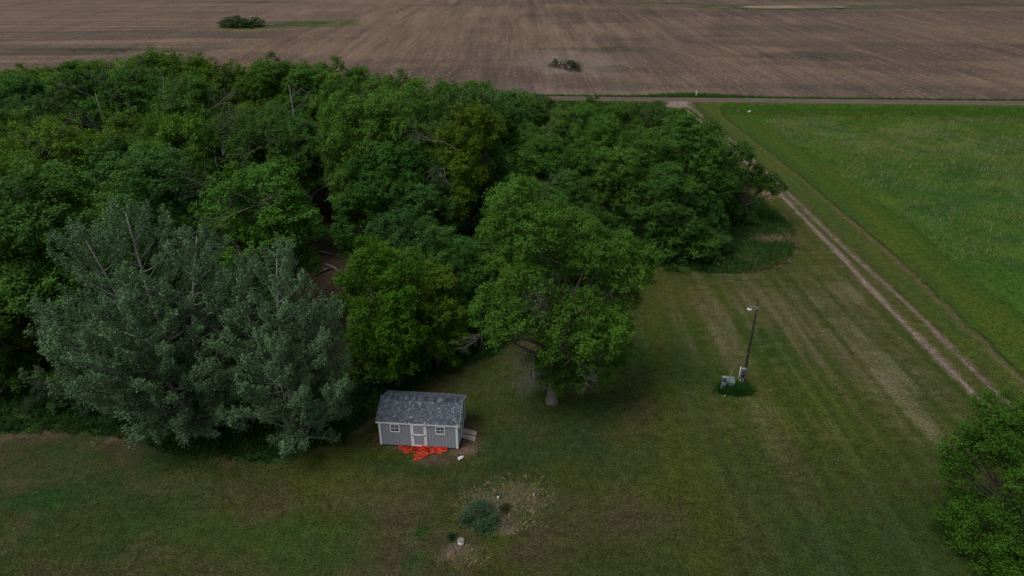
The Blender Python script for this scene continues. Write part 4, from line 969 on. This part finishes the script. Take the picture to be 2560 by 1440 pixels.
window(.70, 1.14, .60, .60, 0); window(3.53, 1.14, .60, .60, 1)
# front door: white frame round grey panels, black strap hinges
def door(origin, w, h, ax, hinge_right=True, name="door"):
    """ax 0: in the front wall (faces -y); 1: in the right gable (faces +x)"""
    def bx(mb, a0, a1, d0, d1, z0, z1):
        if ax == 0: mb.box(origin[0] + a0, origin[0] + a1, -d1, -d0, origin[2] + z0, origin[2] + z1)
        else: mb.box(Ls + d0, Ls + d1, origin[1] + a0, origin[1] + a1, origin[2] + z0, origin[2] + z1)
    mb = MB(); bx(mb, 0, w, .003, .02, 0, h); dr = mb.build(name, M['siding'], SH)
    mb = MB(); t = .10
    bx(mb, 0, t, .021, .042, 0, h); bx(mb, w - t, w, .021, .042, 0, h)
    for z in (0, h * .49, h - t): bx(mb, t, w - t, .021, .040, z, z + t * (1 if z else .9))
    mb.build("door_frame", M['white'], dr, bevel=.003)
    for z in (.05, h * .49 + .04, h - .06):
        m2 = MB(); a, b = (w - .2, w - .0) if hinge_right else (0, .2)
        bx(m2, a, b, .043, .052, z - .012, z + .012); e = w - .05 if hinge_right else 0; bx(m2, e, e + .05, .044, .056, z - .05, z + .05); m2.build("hinge", M['iron'], dr)
    m2 = MB(); a = .02 if hinge_right else w - .08; bx(m2, a, a + .06, .043, .075, h * .49 + .0, h * .49 + .07); m2.build("handle", M['iron'], dr)
    return dr
door((2.06, 0, ZB + .02), .84, 1.68, 0)
for x in (1.985, 2.905):
    mb = MB(); mb.box(x, x + .07, -.03, -.001, ZB, ZE - .05); mb.build("door_casing", M['white'], SH)
door((0, .45, ZB + .02), .80, 1.85, 1, False, "double_door"); door((0, 1.27, ZB + .02), .80, 1.85, 1, True, "double_door")
for y in (.37, 2.08):
    mb = MB(); mb.box(Ls + .003, Ls + .032, y, y + .07, ZB, ZB + 1.88); mb.build("door_casing", M['white'], SH)

# ------------------------------------------------------------------ ramps
def ramp(c, lab, seed):
    r_ = random.Random(seed); (a, b, cc, d) = c      # inner far, outer far, outer near, inner near
    A = Vector((*G(*a, .17), .17)); B = Vector((*G(*b, .05), .05)); C_ = Vector((*G(*cc, .05), .05)); D = Vector((*G(*d, .17), .17))
    o = empty("wooden_ramp", (B + C_) / 2, 0, lab, "ramp", "board ramps at the shed's end doors"); off = (B + C_) / 2
    for k in range(3):
        t0, t1 = k / 3 + .012, (k + 1) / 3 - .012; mb = MB(); g = r_.uniform(.85, 1.15); mb.cur = (.42 * g, .36 * g, .32 * g)
        q = [A.lerp(D, t1), B.lerp(C_, t1), B.lerp(C_, t0), A.lerp(D, t0)]; dz = Vector((0, 0, .04))
        mb.quadbox([p - off - dz for p in q] + [p - off for p in q]); mb.build("plank", M['wood'], o)
    mb = MB(); mb.cur = (.1, .08, .065)
    for f in (.15, .85):
        p = A.lerp(D, f) - off; q = B.lerp(C_, f) - off; s = Vector((0, .03, 0)); dz = Vector((0, 0, .045)); dd = Vector((0, 0, .10))
        mb.quadbox([p - s - dz - dd, q - s - dz * 1.1, q + s - dz * 1.1, p + s - dz - dd, p - s - dz, q - s - dz, q + s - dz, p + s - dz])
    mb.build("bearer", M['wood'], o)
ramp(((1157.5, 1069), (1192.2, 1078), (1190.6, 1089), (1155.2, 1081)), "weathered grey board ramp at the shed's end door, the one farther back", 1)
ramp(((1153.8, 1083.3), (1189.4, 1091.7), (1187.2, 1102.8), (1151.2, 1093.3)), "weathered grey board ramp at the shed's end door, nearest the camera", 2)

# ------------------------------------------------------------------ orange safety fence heap
def net(mb, C4, nu, nv, bw, amp, seed, h0=.05, fu=3, fv=1, bv=None):
    """folded netting: bars along u and v over a wavy sheet spanning four photo points"""
    r_ = np.random.default_rng(seed); q = [np.array(G(*c)) for c in C4]; bv = bv or bw
    ph = r_.uniform(0, 6.28, 4)
    def S_(u, v):
        p = (1 - u) * (1 - v) * q[0] + u * (1 - v) * q[1] + u * v * q[2] + (1 - u) * v * q[3]
        z = h0 + amp * (.5 + .5 * math.sin(fv * 6.28 * v + ph[0] + 1.5 * math.sin(u * fu * 2 + ph[1]))) + .3 * amp * math.sin(u * fu * 6.28 + ph[2])
        return Vector((p[0] + .03 * math.sin(9 * v + ph[3]), p[1] + .02 * math.sin(11 * u + ph[1]), max(.015, z)))
    def strip(pts, w, dirv):
        g = r_.uniform(.8, 1.12); mb.cur = (.68 * g, .055 * g, .022 * g)
        for i in range(len(pts) - 1):
            a, b = pts[i], pts[i + 1]; s = dirv * w * .62; t = Vector((0, 0, .008))
            mb.quadbox([a - s - t, b - s - t, b + s - t, a + s - t, a - s, b - s, b + s, a + s])
    for j in range(nv + 1): strip([S_(i / 14, j / nv) for i in range(15)], bw, (S_(.5, min(1, (j + .2) / nv)) - S_(.5, max(0, (j - .2) / nv))).normalized())
    for i in range(nu + 1): strip([S_(i / nu, j / 6) for j in range(7)], bv, (S_(min(1, (i + .2) / nu), .5) - S_(max(0, (i - .2) / nu), .5)).normalized())
OF = empty("safety_fence", (0, 0, 0), 0, "crumpled heap of bright orange plastic safety netting in front of the shed", "safety fence")
for c4, nu, nv, bw, amp, fu, fv, bv, sd_ in (
        (((996, 1116), (1004, 1117), (1003, 1127), (997, 1126)), 2, 4, .035, .10, 1, 1, .02, 8),
        (((1003, 1116), (1033, 1119), (1018, 1137), (1006, 1131)), 8, 6, .032, .10, 2, 1, .02, 1),
        (((1018, 1134), (1034, 1120), (1036, 1123), (1023, 1137)), 2, 3, .03, .08, 1, 1, .02, 9),
        (((1037, 1118), (1076, 1121), (1077, 1133), (1035, 1129)), 5, 9, .06, .16, 3, 2, .02, 2),
        (((1034, 1129), (1078, 1132), (1074, 1138), (1033, 1134)), 5, 4, .03, .08, 3, 1, .015, 3),
        (((1076, 1120), (1118, 1124), (1118, 1130), (1078, 1133)), 4, 8, .065, .16, 2, 2, .02, 4),
        (((1085, 1131), (1106, 1129), (1101, 1137), (1094, 1134)), 4, 4, .04, .06, 1, 1, .02, 5),
        (((1035, 1137), (1075, 1136), (1066, 1144), (1036, 1146)), 7, 5, .022, .05, 3, 1, .012, 6),
        (((1035, 1146), (1064, 1142), (1050, 1150), (1034, 1156)), 5, 5, .028, .06, 2, 1, .016, 7)):
    mb = MB(); net(mb, c4, nu, nv, bw, amp, sd_, .04, fu, fv, bv); mb.build("netting", M['orange'], OF)

# ------------------------------------------------------------------ propane cylinder lying on its side
x, y = G(1151, 1149); PT = empty("gas_cylinder", (x, y, hz(x, y)), math.radians(35), "small white gas cylinder lying on its side in front of the shed", "gas cylinder")
mb = MB(); mb.lathe([(.05, 0), (.12, .015), (.15, .06), (.155, .20), (.150, .205), (.150, .215), (.155, .22), (.15, .36), (.12, .42), (.05, .445)], 20)
bo = mb.build("body", M['pvc'], PT, True); bo.rotation_euler = (0, math.radians(88), 0); bo.location = (-.22, 0, .155); PT.scale = (.72, .72, .72)
mb = MB(); mb.lathe([(.10, 0), (.10, .10), (.088, .10), (.088, 0)], 16); co = mb.build("collar", M['pvc'], PT); co.rotation_euler = (0, math.radians(88), 0); co.location = (.20, 0, .155)
mb = MB(); mb.tube([(0, 0, 0), (0, 0, .09)], [.025, .02], 8); vo = mb.build("valve", M['galv'], PT); vo.rotation_euler = (0, math.radians(88), 0); vo.location = (.20, 0, .155)
a = G(1136, 1140); b = G(1148, 1146); mb = MB(); mb.cur = (.45, .16, .09)
mb.tube([(a[0], a[1], .03), (a[0] + .1, a[1] - .02, .05), (b[0] - .1, b[1] + .03, .03), (b[0], b[1], .05)], [.012] * 4, 5)
tag(mb.build("stick", M['wood'], None), "thin orange-brown stick lying left of the white gas cylinder", "stick")

# ------------------------------------------------------------------ light pole, meters, transformer
bx_, by_ = G(1857, 957); LP = empty("light_pole", (bx_, by_, 0), 0, "dark wooden utility pole with a yard light on the lawn", "light pole")
mb = MB(); mb.tube([(0, 0, -.3), (0, 0, 2), (0, 0, 4.5), (0, 0, 6.75)], [.105, .095, .08, .066], 12); mb.build("pole", M['pole'], LP, True)
mb = MB(); mb.tube([(-.05, -.02, 6.12), (-.18, -.02, 6.24), (-.36, -.03, 6.24), (-.46, -.03, 6.2)], [.022] * 4, 7, True); mb.build("arm", M['galv'], LP, True)
mb = MB(); mb.lathe([(.10, 0), (.10, .16)], 10, (0, -.0, 6.05)); mb.build("bracket", M['galv'], LP)
mb = MB(); mb.lathe([(.02, .20), (.055, .19), (.075, .08), (.075, 0)], 14, (-.50, -.03, 6.06)); lh = mb.build("lamp_head", M['greybox'], LP, True)
mb = MB(); mb.lathe([(.08, .10), (.17, .06), (.165, .03), (.12, -.05), (.06, -.085)], 16, (-.50, -.03, 6.0)); mb.build("lamp_shade", M['pvc'], lh, True)
def meter(name, px, py, lab, s=1.0, rz=0.0, legs=True):
    x, y = G(px, py); o = empty(name, (x, y, 0), rz, lab, "electric meter")
    mb = MB()
    for q in (-.10, .10): mb.tube([(q, .0, -.1), (q, .0, .62 * s)], [.03, .03], 8)
    mb.build("conduit", M['pvc'], o, True)
    mb = MB(); mb.box(-.17, .17, -.09, .09, .5 * s, 1.22 * s); b_ = mb.build("meter_box", M['greybox'], o, bevel=.012)
    mb = MB(); mb.box(-.18, .18, -.10, .10, 1.222 * s, 1.245 * s); mb.build("lid", M['galv'], b_)
    mb = MB(); mb.tube([(0, -.091, 1.02 * s), (0, -.15, 1.02 * s)], [.085, .075], 16); mb.build("meter", M['iron'], b_, True)
    mb = MB(); mb.box(-.11, .11, -.10, -.091, .62 * s, .82 * s); mb.build("breaker_cover", M['iron'] if s > 1 else M['galv'], b_)
    return o
meter("meter_pedestal", 1852, 962, "tall grey meter cabinet on white conduits fixed at the foot of the light pole", 1.12)
meter("meter_pedestal", 1806, 976, "grey meter box on two conduits beside the green transformer", .92, math.radians(-12))
mb = MB(); x, y = G(1845, 957); mb.tube([(x, y, 0), (x, y, 1.35)], [.035, .035], 8); tag(mb.build("conduit_pipe", M['pvc'], None, True), "single pale conduit rising left of the light pole cabinet", "pipe")
x, y = G(1821, 972); TF = empty("transformer", (x + .05, y + .25, 0), math.radians(-10), "sage green pad-mounted transformer box in a clump of grass", "transformer")
mb = MB(); mb.box(-.36, .36, -.32, .36, 0, .56); mb.build("body", M['green'], TF, bevel=.015)
mb = MB(); mb.quadbox([(-.38, -.35, .562), (.38, -.35, .562), (.38, .38, .562), (-.38, .38, .562), (-.38, -.35, .585), (.38, -.35, .585), (.38, .38, .66), (-.38, .38, .66)]); mb.build("lid", M['green'], TF, bevel=.01)
mb = MB(); mb.box(-.004, .004, -.353, .383, .585, .667); mb.build("seam", M['greybox'], TF)
mb = MB(); mb.box(-.04, .04, -.335, -.321, .3, .4); mb.build("latch", M['galv'], TF)
mb = MB(); mb.box(-.45, .45, -.42, .45, -.05, .035); mb.build("pad", M['conc'], TF)
a = G(1826, 942); mb = MB(); mb.cur = (.45, .42, .36); mb.tube([(a[0], a[1], 0), (a[0] + .06, a[1], .6), (a[0] + .14, a[1], 1.15)], [.012, .010, .008], 5); tag(mb.build("marker_rod", M['wood'], None), "thin pale marker rod leaning up behind the transformer", "marker rod")
x, y = G(1812, 990); mb = MB(); mb.lathe([(.02, 0), (.06, .015), (.07, .04), (.035, .08), (.01, .085)], 7, (x, y, 0)); tag(mb.build("stone", M['pvc'], None), "small whitish stone in the grass in front of the transformer", "stone")

# ------------------------------------------------------------------ weedy mound with pipes
x, y = G(1245, 1256); zz = hz(x, y); o = empty("vent_pipe", (x, y, zz), 0, "white plastic pipe with dark cap standing in the weedy mound", "pipe")
mb = MB(); mb.tube([(0, 0, -.1), (.01, 0, .30)], [.062, .062], 14); mb.build("pipe", M['pvc'], o, True)
mb = MB(); mb.lathe([(.07, .302), (.075, .31), (.075, .36), (.05, .375)], 14); mb.build("cap", M['iron'], o, True)
x, y = G(1334, 1242); o = empty("short_pipe", (x, y, hz(x, y)), 0, "short white pipe stub at the right edge of the weedy mound", "pipe")
mb = MB(); mb.tube([(0, 0, -.1), (0, 0, .18)], [.038, .038], 10); mb.build("pipe", M['pvc'], o, True)
mb = MB(); mb.lathe([(.042, .182), (.042, .21), (.02, .215)], 10); mb.build("cap", M['galv'], o, True)
x, y = G(1152.5, 1357); o = empty("well_riser", (x, y, hz(x, y)), 0, "squat round white riser with grey lid on bare soil below the mound", "riser")
mb = MB(); mb.lathe([(.175, -.1), (.175, .17)], 24); mb.build("ring", M['pvc'], o, True)
mb = MB(); mb.lathe([(.18, .172), (.185, .18), (.18, .215), (.13, .225), (.01, .228)], 24); mb.build("lid", M['conc'], o, True)
def feather(px, py, rx, ry, h, n, lab, seed, col=(.115, .190, .115)):
    """fine-leaved bushy weed"""
    r_ = np.random.default_rng(seed); cx, cy = G(px, py); z0 = hz(cx, cy)
    st = r_.normal(size=(n, 2)) * (.42, .42); L = np.clip(1 - (st ** 2).sum(1), .25, 1)
    P = []; A = []
    mb = MB()
    for i in range(n):
        b = np.array([st[i, 0] * rx * .7, st[i, 1] * ry * .7, 0]); t = np.array([st[i, 0] * rx * 1.15, st[i, 1] * ry * 1.15, h * L[i] * r_.uniform(.8, 1.1)])
        if i % 6 == 0: mb.tube([b, (b + t) / 2, t], [.012, .009, .004], 3, False)
        m = 26; u = r_.uniform(.15, 1, m); P.append(b + (t - b) * u[:, None] + r_.normal(size=(m, 3)) * .065); A.append(np.repeat(unit(t - b)[None], m, 0))
    P = np.concatenate(P); A = np.concatenate(A); k = len(P); g = r_.uniform(.6, 1.4, k)
    V, F, C = leaf_quads(P, unit(r_.normal(size=(k, 3)) + (0, 0, .4)), r_.uniform(.06, .12, k), r_.uniform(.025, .05, k), r_, np.stack([col[0] * g, col[1] * g, col[2] * g], 1), A)
    o = empty("weed_bush", (cx, cy, z0), 0, lab, "bush"); link("foliage", mesh_np("foliage", V, F, C, False, M['blade']), o); st_ = mb.build("stems", M['bark'], o); st_["kind"] = "stuff"
feather(1205, 1285, .95, .75, .75, 150, "largest feathery dark green weed bush on the mound below the white pipe", 1)
feather(1168, 1305, .55, .5, .55, 80, "feathery weed bush at the left side of the mound", 2, (.085, .175, .085))
feather(1208, 1325, .55, .5, .6, 90, "feathery weed bush at the bottom of the mound, right of the round riser", 3, (.085, .175, .080))
feather(1233, 1312, .42, .4, .5, 60, "feathery weed bush on the right flank of the mound", 4, (.095, .185, .090))
feather(1131, 1345, .22, .3, .3, 22, "small leafy weed just left of the round riser", 5, (.04, .1, .04))
feather(1262, 1285, .4, .4, .35, 34, "olive drying weed right of the large weed bush", 6, (.075, .085, .04))
q = np.concatenate([rg.normal(size=(700, 2)) * (.9, .55) + G(1290, 1240), rg.normal(size=(350, 2)) * (.45, .7) + G(1300, 1280), rg.normal(size=(110, 2)) * (.6, .3) + G(1165, 1390), rg.normal(size=(160, 2)) * (.4, .4) + G(1185, 1255)])
q = np.concatenate([q, q + rg.normal(size=q.shape) * .15]); blades("weeds", q, .05, .2, [(.26, .25, .09), (.14, .19, .06), (.42, .31, .21), (.09, .17, .09), (.36, .29, .14), (.08, .14, .05), (.30, .25, .17)], "low weeds and dry stalks covering the mound with the white pipes", "weeds", 5, .025, .09, 21, .8, own=1)
q = np.concatenate([rg.normal(size=(240, 2)) * (.5, .45) + G(1172, 1118), rg.normal(size=(90, 2)) * (.5, .08) + G(975, 1122), rg.normal(size=(120, 2)) * (.5, .25) + G(1190, 1290)])
q = q[~((q[:, 0] > -8.4) & (q[:, 0] < -3.1) & (q[:, 1] > 33.05))]
blades("straw", q, .02, .07, [(.4, .31, .2), (.3, .23, .15)], "loose pale straw scattered on the bare soil around the shed", "straw", 3, .02, .1, 22, 3.0, own=1)

# ------------------------------------------------------------------ things by the road and in the field
x, y = G(1845, 281); o = empty("marker_post", (x, y, hz(x, y)), 0, "red topped utility marker post in the grass near the road junction", "marker post")
mb = MB(); mb.tube([(0, 0, -.1), (0, 0, .7)], [.05, .05], 8); mb.build("post", M['galv'], o); mb = MB(); mb.box(-.12, .12, -.05, .05, .7, 1.45); mb.build("marker", M['rust'], o, bevel=.02)
mb = MB(); mb.tube([(.06, 0, 1.4), (.10, 0, 1.75)], [.02, .012], 6); mb.build("antenna", M['dark'], o)
x, y = G(1740, 241); o = empty("white_marker", (x, y, hz(x, y)), 0, "slim white marker post on the verge beyond the gravel road", "marker post")
mb = MB(); mb.tube([(0, 0, -.1), (0, 0, 1.3)], [.11, .10], 8); mb.build("post", M['pvc'], o); mb = MB(); mb.lathe([(.115, 1.3), (.12, 1.42), (.03, 1.46)], 8); mb.build("cap", M['galv'], o)
x, y = G(1873, 281); mb = MB(); mb.quadbox([(-.3, 0, 0), (.25, 0, 0), (.25, .3, 0), (-.3, .3, 0), (-.2, .05, .2), (.35, .0, .55), (.3, .2, .5), (-.2, .25, .2)])
o = mb.build("white_plate", M['pvc'], None, bevel=.02); o.scale = (.75, .75, .75); o.location = (x, y, hz(x, y)); tag(o, "small tilted white slab lying right of the red marker post", "slab")
for (px, py, h, w_, k, lab) in ((592, 70, 3.6, 1.9, 1, "tallest dark shrub of the far clump in the tilled field"), (566, 71, 2.4, 2.1, 1, "low dark shrub at the left end of the far clump"), (620, 70, 2.6, 1.9, 2, "low dark shrub right of the tallest one in the far clump"),
                               (645, 69, 2.7, 2.2, 0, "pointed dark shrub at the right end of the far clump"), (605, 71, 2.2, 3.2, 1, "broad low shrub at the foot of the tallest one in the far clump"), (578, 69, 2.4, 2.6, 2, "medium shrub between the left end and the tallest one of the far clump"), (632, 71, 2.0, 3.2, 1, "flat shrub filling the gap before the pointed one of the far clump")):
    x, y = G(px, py); put_bush(x, y, h, (.045, .11, .035), lab, "shrub", "shrub clump far out in the tilled field", w_, k, "field_shrub")
for (px, py, wh) in ((593, 76, "left"), (632, 77, "right")):
    x, y = G(px, py); put_bush(x, y, 1.5, (.03, .075, .025), f"{wh} one of two tiny shrubs in the pale grass before the far clump", "shrub", "tiny shrubs in front of the far clump", 1, 1, "field_shrub")
for k, (px, py, h) in enumerate(((1436, 169, 1.1), (1428, 162, .9), (1445, 176, .8), (1388, 153, .9))):
    x, y = G(px, py); put_bush(x, y, h, (.04, .07, .022), ("low weeds on the right side of the dark soil heap", "small weeds on top of the dark soil heap", "weeds at the foot of the dark soil heap, lower right", "weeds on the left side of the dark soil heap")[k], "weeds", None, 1.8, k % 3, "field_weeds")
rr_ = np.random.default_rng(8); c = G(1412, 162); mb = MB(); mb.cur = (.05, .045, .042); r2 = random.Random(4)
for i in range(60):
    p0 = (c[0] + r2.gauss(0, 1.8), c[1] + r2.gauss(0, 1.3)); z0 = hz(*p0)
    mb.tube([(p0[0], p0[1], z0), (p0[0] + r2.uniform(-.7, .7), p0[1] + r2.uniform(-.5, .5), z0 + r2.uniform(.2, 1.1))], [.07, .03], 4, False)
tag(mb.build("brush_heap", M['dark'], None), "dark burnt brush heap on a low mound in the tilled field", "brush heap")
for k, (px, py) in enumerate(((1406, 159.5), (1398, 159.5), (1413.5, 160))):
    x, y = G(px, py); mb = MB(); r = .28 if k == 0 else .16; mb.lathe([(r * .6, 0), (r, r * .5), (r * .8, r * 1.2), (r * .2, r * 1.5)], 7, (x, y, hz(x, y) + .1))
    tag(mb.build("field_stone", M['pvc'], None), ("larger white stone on the dark brush heap", "small white stone left of the larger one on the dark heap", "small white stone right of the larger one on the dark heap")[k], "stone")
x, y = G(2097, 23); mb = MB(); mb.lathe([(2.2, 0), (2.1, .02)], 20, (0, 0, 0)); o = mb.build("puddle", M['water'], None); o.location = (x, y, hz(x, y) + .35); o.scale = (1, 1.1, 1); o["kind"] = "structure"
